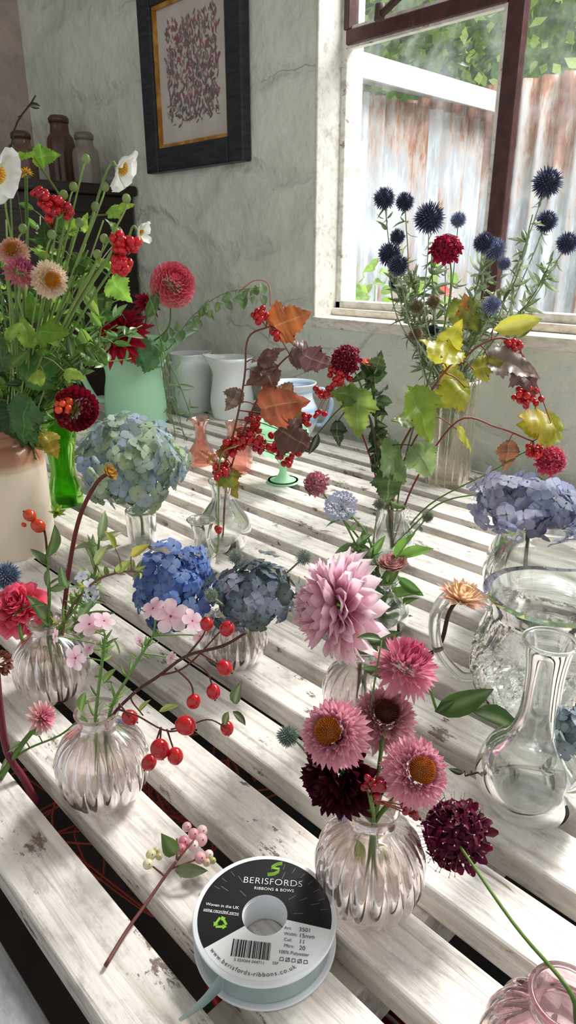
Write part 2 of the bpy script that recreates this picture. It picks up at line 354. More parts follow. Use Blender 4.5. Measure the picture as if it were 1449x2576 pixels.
def head(mb,c,ax,n,th0,th1,rb0,rb1,L0,L1,W0,W1,curve,cup,sh,ci,co,pw=.6,jt=.08,nu=4,nv=1,curve1=None,wav=0):
    u,w=perp(ax)
    for i in range(n):
        f=(i+.5)/n; ph=i*2.399963; th=th0+(th1-th0)*f**pw+rnd(-jt,jt)*.5
        rad=u*math.cos(ph)+w*math.sin(ph); d=(ax*math.cos(th)+rad*math.sin(th)+rdir()*jt*.5).normalized()
        inn=(ax*math.sin(th)-rad*math.cos(th))
        a=mixc(ci[0],co[0],f);b=mixc(ci[1],co[1],f)
        L=(L0+(L1-L0)*f)*rnd(.9,1.08); cv=curve if curve1 is None else curve+(curve1-curve)*f
        petal(mb,c+d*(rb0+(rb1-rb0)*f),d,inn,L,W0+(W1-W0)*f,cv,cup,sh,jit(a,.08),jit(b,.08),nu,nv,wav=wav)
def fib(n,ax,th1):
    u,w=perp(ax); out=[]
    for i in range(n):
        z=1-(1-math.cos(th1))*(i+.5)/n; s=math.sqrt(max(0,1-z*z)); ph=i*2.399963
        out.append(ax*z+(u*math.cos(ph)+w*math.sin(ph))*s)
    return out
def stem_to(mb,pts,r0,r1,c,c2=None,k=6): return tube(mb,pts,r0,r1,c,6,k,c2)
GR=col('5f7d3a')
# ---------------------------------------------------------------- room
WY=1.31; LX=-2.72
wx0,wx1,wz0,wz1=-1.26,1.15,TZ+.277,TZ+1.5
CE=TZ+1.75
m=MB()
box(m,(LX,WY,0),(wx0,WY+.16,CE)); box(m,(wx1,WY,0),(1.7,WY+.16,CE)); box(m,(wx0,WY,0),(wx1,WY+.16,wz0)); box(m,(wx0,WY,wz1),(wx1,WY+.16,CE))
make(m,'wall_back',M_wall,smooth=False,label='rough white plastered wall with cracks',cat='wall',kind='structure')
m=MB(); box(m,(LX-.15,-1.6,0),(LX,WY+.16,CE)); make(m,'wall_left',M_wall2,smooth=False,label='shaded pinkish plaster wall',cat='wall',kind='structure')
m=MB(); box(m,(LX-.15,-1.6,-.1),(1.7,WY+.16,0)); make(m,'floor',M_floor,smooth=False,label='dark stained concrete floor',cat='floor',kind='structure')
m=MB(); box(m,(LX-.15,-1.6,CE),(1.7,WY+.16,CE+.05)); make(m,'ceiling',M_ceil,smooth=False,label='off-white painted ceiling',cat='ceiling',kind='structure')
m=MB() # sill
box(m,(wx0,WY-.012,wz0-.022),(wx1,WY+.10,wz0+.004)); box(m,(wx0,WY+.06,wz0+.004),(wx1,WY+.12,wz0+.022))
make(m,'trim_1',M_sill,smooth=False,label='peeling cream painted window sill',cat='window sill',kind='structure',bevel=.004)
m=MB(); box(m,(wx0-.003,WY-.004,wz0),(wx0+.006,WY+.10,wz1)); make(m,'trim_2',M_reveal,smooth=False,label='flaking off-white painted window reveal',cat='window reveal',kind='structure',bevel=.003)
wr=root('window_1',Vector((-.5,WY+.09,wz0)),'brown painted metal window with dusty glass panes','window'); wr['kind']='structure'
fy0,fy1=WY+.075,WY+.115
zt=TZ+.88
m=MB(); box(m,(wx0,fy0,wz0+.02),(wx0+.022,fy1,wz1)); box(m,(wx0,fy0,wz0+.02),(wx1,fy1,wz0+.04)); make(m,'outer_frame',M_whitep,wr,smooth=False,bevel=.003)
for a in(-.832,.35):
    m=MB(); box(m,(a,fy0+.002,wz0+.02),(a+.036,fy0+.026,wz1)); make(m,'mullion',M_brown,wr,smooth=False,bevel=.003)
m=MB(); box(m,(wx0+.02,fy0-.004,zt),(-.83,fy0+.022,zt+.030)); box(m,(wx0+.012,fy0-.004,zt+.03),(wx0+.03,fy0+.03,wz1)); make(m,'transom_bar',M_brown,wr,smooth=False,bevel=.003)
m=MB(); box(m,(wx0+.02,fy0+.005,zt-.006),(-.832,fy0+.02,zt)); box(m,(wx0+.02,fy0+.005,zt+.030),(-.832,fy0+.02,zt+.038)); box(m,(-.840,fy0+.004,wz0+.04),(-.832,fy0+.024,zt)); make(m,'putty',M_whitep,wr,smooth=False)
for a,b in((wx0+.02,-.832),(-.796,.35),(.386,wx1)):
    m=MB(); box(m,(a,fy0+.018,wz0+.03),(b,fy0+.022,wz1)); make(m,'window_pane',M_pane,wr,smooth=False)
m=MB(); q=[Vector((-1.12,fy0-.03,zt+.028)),Vector((-1.02,fy0-.05,zt+.055)),Vector((-.90,fy0-.055,zt+.075))]
tube(m,q,.008,.007,col('4a3630')); tube(m,[Vector((-1.12,fy0-.03,zt+.02)),Vector((-1.12,fy0-.03,zt+.05))],.012,.010,col('54403a'),8)
tube(m,[Vector((-.95,fy0-.01,zt+.03)),Vector((-.955,fy0-.045,zt+.05)),Vector((-.97,fy0-.05,zt+.12))],.007,.006,col('54403a'))
make(m,'window_stay',M_matte,wr)
A0=Vector((-1.71,WY-.012,TZ+.86))
pr=root('framed_picture',A0,'dark framed botanical print in gilt slip on plaster wall','picture')
x0,x1,z0=-1.935,-1.49,TZ+.655
fw=.062
y0,y1=WY-.032,WY-.002
def framebox(m,x0,x1,z0,z1,w,y0,y1):
    box(m,(x0,y0,z0),(x0+w,y1,z1)); box(m,(x1-w,y0,z0),(x1,y1,z1)); box(m,(x0+w,y0,z0),(x1-w,y1,z0+w)); box(m,(x0+w,y0,z1-w),(x1-w,y1,z1))
z1=TZ+1.125
m=MB(); framebox(m,x0,x1,z0,z1,fw,y0,y1); make(m,'frame',M_frame,pr,smooth=False,bevel=.004)
m=MB(); framebox(m,x0+fw,x1-fw,z0+fw,z1-fw,.009,WY-.024,WY-.004); make(m,'gilt_slip',M_gold,pr,smooth=False)
m=MB(); box(m,(x0+fw+.008,WY-.014,z0+fw+.008),(x1-fw-.008,WY-.004,z1-fw-.008)); make(m,'mount',M_mat,pr,smooth=False)
m=MB(); ax0,ax1,az0,az1=x0+fw+.048,x1-fw-.048,z0+fw+.055,z1-fw-.05
pal=[col('96606e'),col('ad8088'),col('7d7478'),col('958c84'),col('6c6a6e'),col('a85a70'),col('80827a')]
for i in range(900):
    x=rnd(ax0,ax1);z=rnd(az0,az1); hh=(z-az0)/(az1-az0)
    c=random.choice(pal[2:5] if random.random()>.2+.5*hh else pal[:2]+pal[5:6]); a=rnd(0,6.28) if random.random()<.4 else 1.57+rnd(-.7,.7)
    d=Vector((math.cos(a),0,math.sin(a)))
    petal(m,Vector((x,WY-.0155-rnd(0,.0006),z)),d,Vector((0,-1,0)),rnd(.008,.022),rnd(.001,.0034),0,0,'leaf',c,c,3,1)
make(m,'botanical_print',M_print,pr)
# exterior
FYY=2.95; IX=-1.66
def corrugated(p0,p1,zb,zt,pitch=.085,amp=.022):
    m=MB(); L=(p1-p0).length; d=(p1-p0).normalized(); nn=d.cross(Z); n=int(L/pitch*8); zs=[zb,zb+(zt-zb)*.5,zt]
    rows=[[m.add(p0+d*(L*i/n)+nn*(amp*math.sin(2*math.pi*i/8))+Z*z,(.8,.8,.8)) for i in range(n+1)] for z in zs]
    for a,b in zip(rows,rows[1:]):
        for i in range(n): m.f.append((a[i],a[i+1],b[i+1],b[i]))
    return m
fr_=root('iron_fence',Vector((0,FYY,0)),'weathered white and rusty corrugated iron fence','fence')
m=corrugated(Vector((-3.2,FYY,0)),Vector((3.2,FYY,0)),0,TZ+1.10); make(m,'corrugated_sheet',M_iron,fr_)
m=MB(); box(m,(-.85,2.78,TZ+1.085),(3.2,2.99,TZ+1.13)); make(m,'capping',noisemat('gutter_grey',col('9aa0a2'),col('c4c8c8'),4,.5,.1),fr_,smooth=False,bevel=.01)
sr=root('shed',Vector((IX-.5,2.35,0)),'lean-to shed with white roof edge and rusty iron side','shed')
m=corrugated(Vector((IX-.12,1.98,0)),Vector((IX-.12,2.88,0)),0,TZ+.955,.09,.016); make(m,'iron_side',M_iron,sr)
m=MB(); x=IX-.7; i=[m.add(Vector(p),(.8,.8,.8)) for p in[(x,1.8,TZ+1.16),(IX,1.8,TZ+.96),(IX,2.90,TZ+.96),(x,2.90,TZ+1.16),(x,1.8,TZ+1.24),(IX,1.8,TZ+1.03),(IX,2.90,TZ+1.03),(x,2.90,TZ+1.24)]]
for f in [(0,3,2,1),(4,5,6,7),(0,1,5,4),(1,2,6,5),(2,3,7,6),(3,0,4,7)]: m.f.append(tuple(i[k] for k in f))
make(m,'roof_edge',noisemat('white_roof',col('dfe4e8'),col('f4f6f6'),3,.5,0),sr,smooth=False)
m=MB()
for i in range(11000):
    x=rnd(-5.5,4.2);z=rnd(TZ+.7,TZ+2.9);y=3.75+.35*math.sin(x*2.1+z*1.3)+.25*math.sin(x*5+z*4)+rnd(-.1,.25)+(z-TZ)*.15
    c=random.choice([col('86ac48'),col('a8cc5e'),col('5c8434'),col('c4dc80'),col('486b2c')]); d=rdir(); 
    petal(m,Vector((x,y,z)),d,Vector((0,-1,.4)),rnd(.05,.10),rnd(.018,.035),-.2,.1,'leaf',c,jit(c),2,1)
make(m,'hedge',M_leaf,label='sunlit leafy green hedge behind iron fence',cat='hedge',kind='stuff')
m=MB(); box(m,(-8,5.3,0),(7,5.35,TZ+3.1)); make(m,'hedge_bank',noisemat('bank_green',col('4c6e30'),col('86a852'),9,.9,.3),smooth=False,label='shaded green bank behind the hedge',cat='bank')
m=MB(); box(m,(-8,WY+.16,-.12),(7,5.4,-.001)); make(m,'yard_ground',noisemat('yard',col('8a8478'),col('a8a294'),3,.9,.2),smooth=False,label='pale gravel yard outside the window',cat='ground')
gA=Vector((-1.5,1.85,0)); g=root('geranium_plant',gA,'red flowering geranium growing outside the window','plant')
ms=MB();ml=MB();mf=MB()
for i in range(26):
    t=Vector((-1.60+rnd(-.06,.32),1.82+rnd(-.1,.12),TZ+rnd(.10,.34))); tube(ms,[gA+Vector((rnd(-.1,.1),rnd(-.1,.1),0)),t-Z*.3,t],.004,.002,GR)
    for k in range(12): sleaf(ml,t+Vector((rnd(-.06,.06),rnd(-.06,.06),rnd(-.2,.05))),rdir(),Vector((0,-1,.5)),.045,.018,col('8fbe3a'))
for px,py in((876,628),(876,675),(880,722),(1118,742)):
    d=ray(px,py); p=C+d*(1.80/d.y); tube(ms,[gA,p-Z*.2,p],.003,.002,GR); head(mf,p,Z,14,0,1.9,.002,.004,.024,.028,.012,.012,.1,.2,'heart',(col('f03a20'),col('ff5030')),(col('f03a20'),col('ff5030')))
make(ms,'stem',M_stem,g);make(ml,'leaves',M_leaf,g);make(mf,'flower_head',M_pet,g)
# ---------------------------------------------------------------- table
TX0,TX1=-2.02,1.25
tr=root('slatted_table',Vector((-.4,.7,0)),'long slatted workbench with peeling white paint','table')
m=MB()
y=.170-.0365
while y<1.27:
    a=(TX0,y-.0245+rnd(-.0015,.0015),TZ-.026); b=(TX1,y+.0245+rnd(-.0015,.0015),TZ)
    box(m,a,b); y+=.073
make(m,'slats',M_slat,tr,smooth=False,bevel=.0025)
for x in(-1.95,-1.2,-.22,.55,1.15):
    m=MB(); box(m,(x-.03,.10,TZ-.085),(x+.03,1.28,TZ-.0265)); make(m,'bearer',M_slat,tr,smooth=False,bevel=.002)
for x,y in((-1.9,.16),(1.1,.16),(-1.9,1.22),(1.1,1.22)):
    m=MB(); box(m,(x-.035,y-.035,0),(x+.035,y+.035,TZ-.086)); make(m,'leg',M_slat,tr,smooth=False,bevel=.003)
m=MB(); box(m,(TX0,.022,TZ-.045),(TX1,.094,TZ-.028)); box(m,(TX0,-.10,TZ-.045),(TX1,.017,TZ-.022)); box(m,(TX0,-.10,TZ-.07),(TX1,.094,TZ-.045))
make(m,'front_ledge',M_board,tr,smooth=False,bevel=.003)
for i,(x,y) in enumerate(((-.10,.30),(.28,.42),(-.42,.46))):
    rr=root('plastic_bucket',Vector((x,y,.0)),'red plastic bucket standing on the floor under bench','bucket','red buckets under the bench')
    m=MB(); pf0=shell([(0,0),(.10,0),(.105,.01),(.125,.2),(.14,.40),(.148,.405),(.148,.42)],.004); lathe(m,rr.location,pf0,40); make(m,'bucket_body',M_red,rr)
    m=MB(); tube(m,[rr.location+Vector((math.cos(a)*.145,math.sin(a)*.05,.40-.1*math.sin(a))) for a in [math.pi*k/8 for k in range(9)]],.003,.003,col('999999')); make(m,'handle',M_matte,rr)
for px,py in((480,2010),(240,2110)):
    p=T(px,py,.55); m=MB(); pts=[p+Vector((rnd(-.12,.12),rnd(-.1,.1),rnd(-.05,.08))) for _ in range(34)]
    tube(m,pts,.0014,.0014,col('8c3424'),5,6); make(m,'garden_twine',M_matte,org=p,label='loose tangle of orange-red garden twine beneath the slats',cat='twine')
cb=root('cabinet',Vector((-2.36,1.05,0)),'dark stained wooden cabinet against the corner','cabinet')
cx0,cx1,cy0,cy1=-2.70,-2.06,.74,1.30; ct=TZ+.60
m=MB(); box(m,(cx0,cy0,0),(cx1,cy1,ct)); make(m,'body',M_dark,cb,smooth=False,bevel=.004)
m=MB(); box(m,(cx0,cy0-.02,ct),(cx1+.025,cy1+.005,ct+.03)); make(m,'top',M_dark,cb,smooth=False,bevel=.006)
m=MB(); box(m,(cx1+.0,cy0+.06,.3),(cx1+.012,cy1-.06,ct-.05)); make(m,'side_panel',M_dark,cb,smooth=False,bevel=.006)
def jar(x,y,h,r,c,lab,lid):
    rr=root('storage_jar',Vector((x,y,ct+.03)),lab,'jar'); m=MB()
    p=spline2([(0,0),(r*.9,0),(r,h*.1),(r,h*.7),(r*.7,h*.85),(r*.65,h)],3); lathe(m,rr.location,shell(p,.003),28,c); make(m,'jar_body',M_cer,rr)
    m=MB(); lathe(m,rr.location+Z*h,[(0,0),(r*.72,0),(r*.74,.012),(r*.6,.02),(0,.02)],24,lid); make(m,'lid',M_cer,rr)
jar(-2.52,1.16,.13,.05,col('a09080'),'pale stoneware storage jar on dark cabinet',col('6a5c50'))
jar(-2.34,1.22,.20,.045,col('5c4034'),'tall brown storage jar on dark cabinet',col('5a453a'))
jar(-2.2,1.02,.12,.04,col('6a5040'),'brown storage jar on dark cabinet',col('4c3830'))
jar(-2.15,1.2,.13,.04,col('8c8278'),'pale grey storage jar on dark cabinet',col('7a7068'))
# ---------------------------------------------------------------- vessels
BUD=[(0,0),(.5,0),(.66,.03),(.85,.28),(.97,.62),(1,.92),(.95,1.25),(.78,1.6),(.5,1.83),(.40,1.92),(.38,2.04),(.44,2.2),(.48,2.28)]
def budvase(px,py,rad,label,mat=G_pink,water=.55,loc=None,name='bud_vase',group='ribbed bud vases'):
    o=loc or T(px,py); r=root(name,o,label,'vase',group)
    m=MB(); p=spline2([(a*rad,b*rad) for a,b in BUD],4); lathe(m,o,shell(p,.0028),216,rib=.11,nr=18,rz=(.03*rad,1.85*rad),nout=len(p)); make(m,'glass_body',mat,r)
    m=MB(); tube(m,[o+Z*(2.28*rad)+Vector((math.cos(a),math.sin(a),0))*rad*.45 for a in [2*math.pi*i/24 for i in range(25)]],.0016,.0016,(1,1,1),8,2); make(m,'rim',mat,r)
    if water:
        hw=2.28*rad*water; q=[(max(0,a-.0048),b) for a,b in p if .005<b<hw]; q=[(0,.006)]+q+[(q[-1][0],hw),(0,hw)]
        m=MB(); lathe(m,o,q,48); make(m,'water',G_water,r)
    return o
budvase(268,1998,.0372,'pink ribbed glass bud vase holding phlox and rose hips')
budvase(925,2262,.0372,'pink ribbed glass bud vase holding pink strawflowers',water=.6)
budvase(138,1742,.0372,'pink ribbed glass bud vase holding pale blossom sprigs')
budvase(905,1810,.0365,'pink ribbed glass bud vase holding large pale pink dahlia')
rp=T(1428,2500,TZ+.088); budvase(0,0,.0375,'mauve ribbed glass bud vase holding burgundy scabious',mat=G_purple,loc=Vector((rp.x,rp.y,TZ)),water=0)
def vessel(name,px,py,prof,label,mat,cat='vase',t=.003,rib=0,nr=16,rz=None,seg=64,scale=1,water=0,loc=None,group=None,part='glass_body',spout=None,cf=None,k=4,c=(.8,.8,.8),twist=0):
    o=loc or T(px,py); r=root(name,o,label,cat,group); m=MB(); p=spline2([(a*scale,b*scale) for a,b in prof],k)
    lathe(m,o,shell(p,t),seg,c,rib=rib,nr=nr,rz=rz,spout=spout,cf=cf,twist=twist,nout=len(p)); make(m,part,mat,r)
    if water:
        q=[(max(0,a-t-.0015),b) for a,b in p if t*2<b<water]; q=[(0,t*2)]+q+[(q[-1][0],water),(0,water)]
        m=MB(); lathe(m,o,q,40); make(m,'water',G_water,r)
    return r
def prw(px,py,w): o=T(px,py); return S(w/2,o)
vessel('bowl_vase',590,1655,[(0,0),(.6,0),(.8,.06),(1,.5),(1.0,.95),(.85,1.3),(.6,1.5),(.62,1.6)],'pink ribbed glass vase under blue hydrangeas',G_pink,scale=.036,rib=.11,nr=18,seg=180)
v6=vessel('flask_vase',1322,2015,[(0,0),(.55,0),(.8,.08),(.98,.42),(1,.75),(.86,1.15),(.55,1.5),(.40,1.85),(.34,2.3),(.34,2.9),(.40,3.4),(.46,3.6)],'clear glass flask vase with round body and tall neck',G_clear,scale=.043,water=.055,t=.002)
m=MB(); o=v6.location+Z*(.043*3.6); tube(m,[o+Vector((math.cos(a),math.sin(a),0))*.0195 for a in [2*math.pi*i/24 for i in range(25)]],.0016,.0016,(1,1,1),8,2); make(m,'rim',G_clear,v6)
jr=T(1345,1775); rr=root('cut_glass_jug',jr,'large clear cut glass jug with looped handle','jug')
R0=S(165,jr); p=spline2([(R0*a,R0*b) for a,b in[(0,0),(.6,0),(.78,.06),(.98,.4),(1.03,.75),(.98,1.1),(.88,1.4),(.86,1.62),(.95,1.9)]],7)
sp=math.atan2(R.y,R.x)
def cutlathe(m,o,prof,seg,hh,nout):
    rows=[]
    for idx,(r,z) in enumerate(prof):
        if r<1e-6: rows.append([m.add(o+Z*z,(1,1,1))]); continue
        row=[]
        for j in range(seg):
            a=2*math.pi*j/seg; q=r; zz=z
            if idx<nout and z<hh*.62 and z>.01:
                e=min(abs(math.sin(a*7+z*62)),abs(math.sin(a*7-z*62))); q-=.0062*max(0,1-e*2.4)
                e2=abs(math.sin(a*21)); q-=.0030*max(0,1-e2*1.6)*(1 if abs(math.sin(a*7+z*62))>.75 and abs(math.sin(a*7-z*62))>.75 else 0)
                if z>hh*.54: q-=.003*abs(math.sin(z*420))
            s=max(0,(z/hh-.7)/.3); w=max(0,math.cos(a-sp))**5; q+=.03*s*s*w; zz+=.022*s*s*w
            row.append(m.add(o+Vector((math.cos(a)*q,math.sin(a)*q,zz)),(1,1,1)))
        rows.append(row)
    stitch(m,rows,seg)
pp=[]
for (a,b),(c_,d_) in zip(p,p[1:]): pp+= [(a,b),((a+c_)/2,(b+d_)/2)]
pp.append(p[-1]); m=MB(); cutlathe(m,jr,shell(pp,.0085),252,R0*1.9,len(pp)); make(m,'glass_body',G_clear,rr,smooth=False)
m=MB(); tube(m,[jr-R*(R0*.84)+Z*(R0*1.72),jr-R*(R0*1.3)+Z*(R0*1.98),jr-R*(R0*1.62)+Z*(R0*1.62),jr-R*(R0*1.55)+Z*(R0*1.0),jr-R*(R0*1.2)+Z*(R0*.55),jr-R*(R0*.98)+Z*(R0*.5)],.0065,.005,(1,1,1),12,7); make(m,'handle',G_clear,rr)
w=prw(1372,1570,320); vessel('globe_vase',1372,1570,[(0,0),(.5,0),(.75,.08),(1,.6),(1.02,1.0),(.85,1.45),(.68,1.62),(.66,1.75),(.76,1.9)],'large clear round glass vase holding blue hydrangea',G_clear,scale=w,water=w*.9,t=.002)
vessel('posy_vase',962,1575,[(0,0),(.6,0),(.85,.1),(1,.6),(.85,1.1),(.5,1.5),(.42,1.75),(.6,2.1)],'small clear round glass vase holding leafy stems',G_clear,scale=prw(962,1575,128),water=.05,group='small clear posy vases')
vessel('posy_vase',985,1410,[(0,0),(.6,0),(.85,.1),(1,.6),(.9,1.2),(.7,1.8),(.6,2.3),(.62,2.6)],'small clear bottle shaped vase holding viburnum',G_clear,scale=prw(985,1410,112),water=.05,group='small clear posy vases')
vessel('globe_vase',565,1375,[(0,0),(.5,0),(.8,.12),(1,.65),(.95,1.05),(.65,1.5),(.42,1.85),(.40,2.2),(.52,2.6)],'clear globe glass vase holding berry sprays',G_clear,scale=prw(565,1375,135),water=.05)
vessel('posy_vase',512,1420,[(0,0),(.7,0),(.85,.1),(.9,.8),(.6,1.6),(.55,2.2),(.75,2.9),(1,3.3)],'small clear flared glass vase with narrow neck',G_clear,scale=prw(512,1420,74),water=.02,group='small clear posy vases')
vessel('tumbler',360,1372,[(0,0),(.85,0),(.92,.1),(.98,1.5),(1,2.6)],'clear glass tumbler holding green hydrangea',G_clear,scale=prw(360,1372,74),water=.06,cat='glass')
vessel('fluted_vase',1122,1212,[(0,0),(.75,0),(.88,.1),(.95,1),(.92,2),(.95,3),(1.05,4.4)],'tall fluted clear glass vase holding globe thistles',G_amber,scale=prw(1122,1212,118),rib=.11,nr=14,seg=140,water=.14)
w=S(62,T(165,1270)); vessel('green_vase',168,1265,[(0,0),(.6,0),(.7,.1),(.68,.6),(.5,1.4),(.55,2.2),(.7,2.9),(.62,3.4),(.75,3.8)],'bright green glass vase beside stoneware crock',G_green,scale=w*.95)
vessel('coral_vase',508,1165,[(0,0),(.8,0),(1,.2),(.95,1.0),(.55,1.7),(.42,2.4),(.5,3.0),(.9,3.6)],'small coral pink glass vase with flared rim',G_coral,scale=prw(508,1165,64),t=.003,group='coral glass vases')
vessel('coral_vase',600,1185,[(0,0),(.8,0),(1,.2),(1.0,1.4),(.8,2.4),(.72,3.0),(.85,3.6)],'coral pink glass vase beside berry sprays',G_coral,scale=prw(600,1185,70),t=.003,group='coral glass vases')
o=T(28,1372); w=S(108,o)
def crockc(r,z): return col('e8d8c2') if z<w*1.95 else mixc(col('e3cfb4'),col('a8775e'),min(1,(z-w*1.95)/(w*.2)))
vessel('stoneware_crock',0,0,[(0,0),(.97,0),(1,.05),(1,.9),(1,1.85),(.98,2.1),(.86,2.38),(.74,2.5),(.72,2.68),(.80,2.74),(.80,2.86)],'cream stoneware crock with brown shoulder full of flowers',M_cer,'crock',t=.007,loc=o,scale=w,part='crock_body',cf=crockc,k=5)
def jug(name,px,py,wpx,prof,label,mat,c,ha,sa,spamt=.02,cf=None,hz=(.85,.25),hr=.006):
    o=T(px,py); w=S(wpx/2,o); hh=prof[-1][1]*w; r=vessel(name,0,0,prof,label,mat,'jug',t=.004,loc=o,scale=w,part='jug_body',spout=(sa,spamt),cf=cf,c=c)
    d=Vector((math.cos(ha),math.sin(ha),0)); m=MB()
    def rad(z):
        best=min(prof,key=lambda q:abs(q[1]*w-z)); return best[0]*w
    zt_,zb_=hz[0]*hh,hz[1]*hh
    tube(m,[o+d*(rad(zt_)*.97)+Z*zt_,o+d*(rad(zt_)+w*.42)+Z*(zt_+.02*hh),o+d*(w*1.5)+Z*((zt_+zb_)/2+.08*hh),o+d*(rad(zb_)+w*.28)+Z*(zb_+.04*hh),o+d*(rad(zb_)*.97)+Z*zb_],hr,hr*.8,c,10,6); make(m,'handle',mat,r); return r
aR=math.atan2(R.y,R.x); aL=aR+math.pi
WH=col('eef2f4')
jug('milk_jug',345,1058,172,[(0,0),(.80,0),(.86,.05),(.88,.5),(.84,.95),(.78,1.3),(.80,1.55),(.92,1.85),(1.10,2.15),(1.24,2.32)],'pale green milk glass jug holding dahlias',M_jade,(.5,.9,.7),aL,aR,.055,hr=.009)
jug('white_jug',482,1030,100,[(0,0),(.85,0),(.95,.1),(1.0,1),(1,2),(.92,2.5),(.98,2.8)],'plain white ceramic jug beside the wall',M_cer,WH,aL+.5,aR+.3,.01)
jug('white_jug',585,1048,108,[(0,0),(.75,0),(.9,.1),(1,.8),(.9,1.5),(.85,2.1),(1.0,2.75)],'white ceramic jug with flared rim',M_cer,WH,aR,aL,.02)
def bw(r,z): return col('9cc4e4') if random.random()<.3 else col('e0e8f0')
jug('patterned_jug',735,1105,130,[(0,0),(.6,0),(.65,.06),(.95,.7),(1,1.1),(.8,1.6),(.78,1.9),(.92,2.2)],'blue and white patterned ceramic jug',M_cer,col('b4d2ee'),aR,aL,.025,cf=bw)
vessel('footed_cup',712,1212,[(0,0),(.62,0),(.62,.06),(.3,.2),(.16,.42),(.16,.75),(.3,.95),(.8,1.2),(1,1.6),(1.05,2.0),(.98,2.3),(1.02,2.5)],'pale green milk glass footed goblet',M_jade,'cup',scale=prw(712,1212,124),part='cup_body',t=.003)
vK=vessel('glass_mug',1462,1150,[(0,0),(.9,0),(1,.08),(1,1.2),(1.05,2.6)],'dark green glass mug with black handle',glassmat('dark_green',(.1,.35,.15),.5),'mug',scale=prw(1462,1150,74),t=.003)
m=MB(); o=vK.location; w=S(40,o); tube(m,[o-R*w*.9+Z*w*2.2,o-R*w*1.6+Z*w*2.0,o-R*w*1.7+Z*w*1.2,o-R*w*.95+Z*w*.7],.005,.005,col('1c1c1e'),8); make(m,'handle',M_cer,vK)
# ---------------------------------------------------------------- ribbon spool
o=T(666,2300,TZ+.023); o=Vector((o.x,o.y,TZ)); RS=S(181,Vector((o.x,o.y,TZ+.023)))
sp_=root('ribbon_spool',o,'white ribbon reel with black printed label and sea-green ribbon','ribbon spool')
def ring(m,o,r0,r1,z0,z1,c,seg=96):
    pr_=[(r0,z0),(r1,z0),(r1,z1),(r0,z1),(r0,z0)]
    rows=[[m.add(o+Vector((math.cos(2*math.pi*j/seg)*r,math.sin(2*math.pi*j/seg)*r,z)),c) for j in range(seg)] for r,z in pr_]
    stitch(m,rows,seg)
WHT=col('e6eaee')
m=MB(); ring(m,o,RS*.31,RS,.0205,.0225,WHT); make(m,'flange',M_print,sp_,smooth=False,bevel=.0006)
m=MB(); ring(m,o,RS*.31,RS,.0005,.0025,WHT); make(m,'flange',M_print,sp_,smooth=False,bevel=.0006)
m=MB(); ring(m,o,RS*.30,RS*.325,.0025,.0205,WHT); make(m,'core',M_print,sp_,smooth=False)
m=MB(); ring(m,o,RS*.35,RS*.93,.0035,.0195,col('9fb2b2')); make(m,'ribbon',attrmat('ribbon_mat',.3,.1,.5),sp_,smooth=False)
m=MB(); tl=[o+R*(-RS*.55)-H*(RS*.78),o-R*(RS*.75)-H*(RS*.98),o-R*(RS*1.02)-H*(RS*1.16)]; q=smooth_path(tl,6); ids=[]
for i,a in enumerate(q):
    s=i/(len(q)-1); ids.append((m.add(a+Z*.0035,col('8fa8a8')),m.add(a+Z*(.0195-.004*s)+(-H*.006*s),col('a6bcbc'))))
for a,b in zip(ids,ids[1:]): m.f.append((a[0],b[0],b[1],a[1]))
make(m,'ribbon_tail',bpy.data.materials['ribbon_mat'],sp_)
def L2(u,v,z): return o+R*(u*RS)+H*(v*RS)+Z*z
def sector(m,r0,r1,a0,a1,z,c,n=72):
    pr=None
    for i in range(n+1):
        a=math.radians(a0+(a1-a0)*i/n); q=(m.add(L2(math.cos(a)*r0,math.sin(a)*r0,z),c),m.add(L2(math.cos(a)*r1,math.sin(a)*r1,z),c))
        if pr: m.f.append((pr[0],pr[1],q[1],q[0]))
        pr=q
m=MB(); sector(m,.315,.93,-188,8,.02262,col('f0f2f4')); sector(m,.315,.93,-14,212,.02270,col('141416')); 
BLK=col('101012')
make(m,'label',M_print,sp_,smooth=False)
def text(m,s,size,cu,cv,rot,c,z=.0230,al='CENTER',thin=0,sp=1.0):
    cd=bpy.data.curves.new('t','FONT'); cd.body=s; cd.size=size; cd.align_x=al; cd.align_y='CENTER'; cd.offset=thin; cd.space_character=sp
    ob=bpy.data.objects.new('t',cd); bpy.context.collection.objects.link(ob); bpy.context.view_layer.update()
    me=bpy.data.meshes.new_from_object(ob.evaluated_get(bpy.context.evaluated_depsgraph_get()))
    cr,sr_=math.cos(math.radians(rot)),math.sin(math.radians(rot)); b=len(m.v)
    for v in me.vertices:
        x,y=v.co.x,v.co.y; m.add(L2(cu+x*cr-y*sr_,cv+x*sr_+y*cr,z),c)
    for p in me.polygons: m.f.append(tuple(b+i for i in p.vertices))
    bpy.data.objects.remove(ob); bpy.data.meshes.remove(me)
m=MB(); WT=col('f4f4f4')
text(m,'BERISFORDS',.150,.10,.52,-5,WT,thin=-.0022,sp=1.08); text(m,'RIBBONS & BOWS',.066,.12,.395,-5,WT,sp=1.1)
text(m,'Woven in the UK',.066,-.60,.13,-8,WT); text(m,'using recycled yarns',.062,-.61,.045,-8,WT)
def line(m,u0,v0,u1,v1,w,c,z=.0229):
    d=Vector((u1-u0,v1-v0)); d.normalize(); n=Vector((-d.y,d.x))*w/2
    i=[m.add(L2(a,b,z),c) for a,b in((u0-n.x,v0-n.y),(u1-n.x,v1-n.y),(u1+n.x,v1+n.y),(u0+n.x,v0+n.y))]; m.f.append(tuple(i))
GY=col('77797c')
line(m,-.86,.055,-.36,-.018,.005,WT)
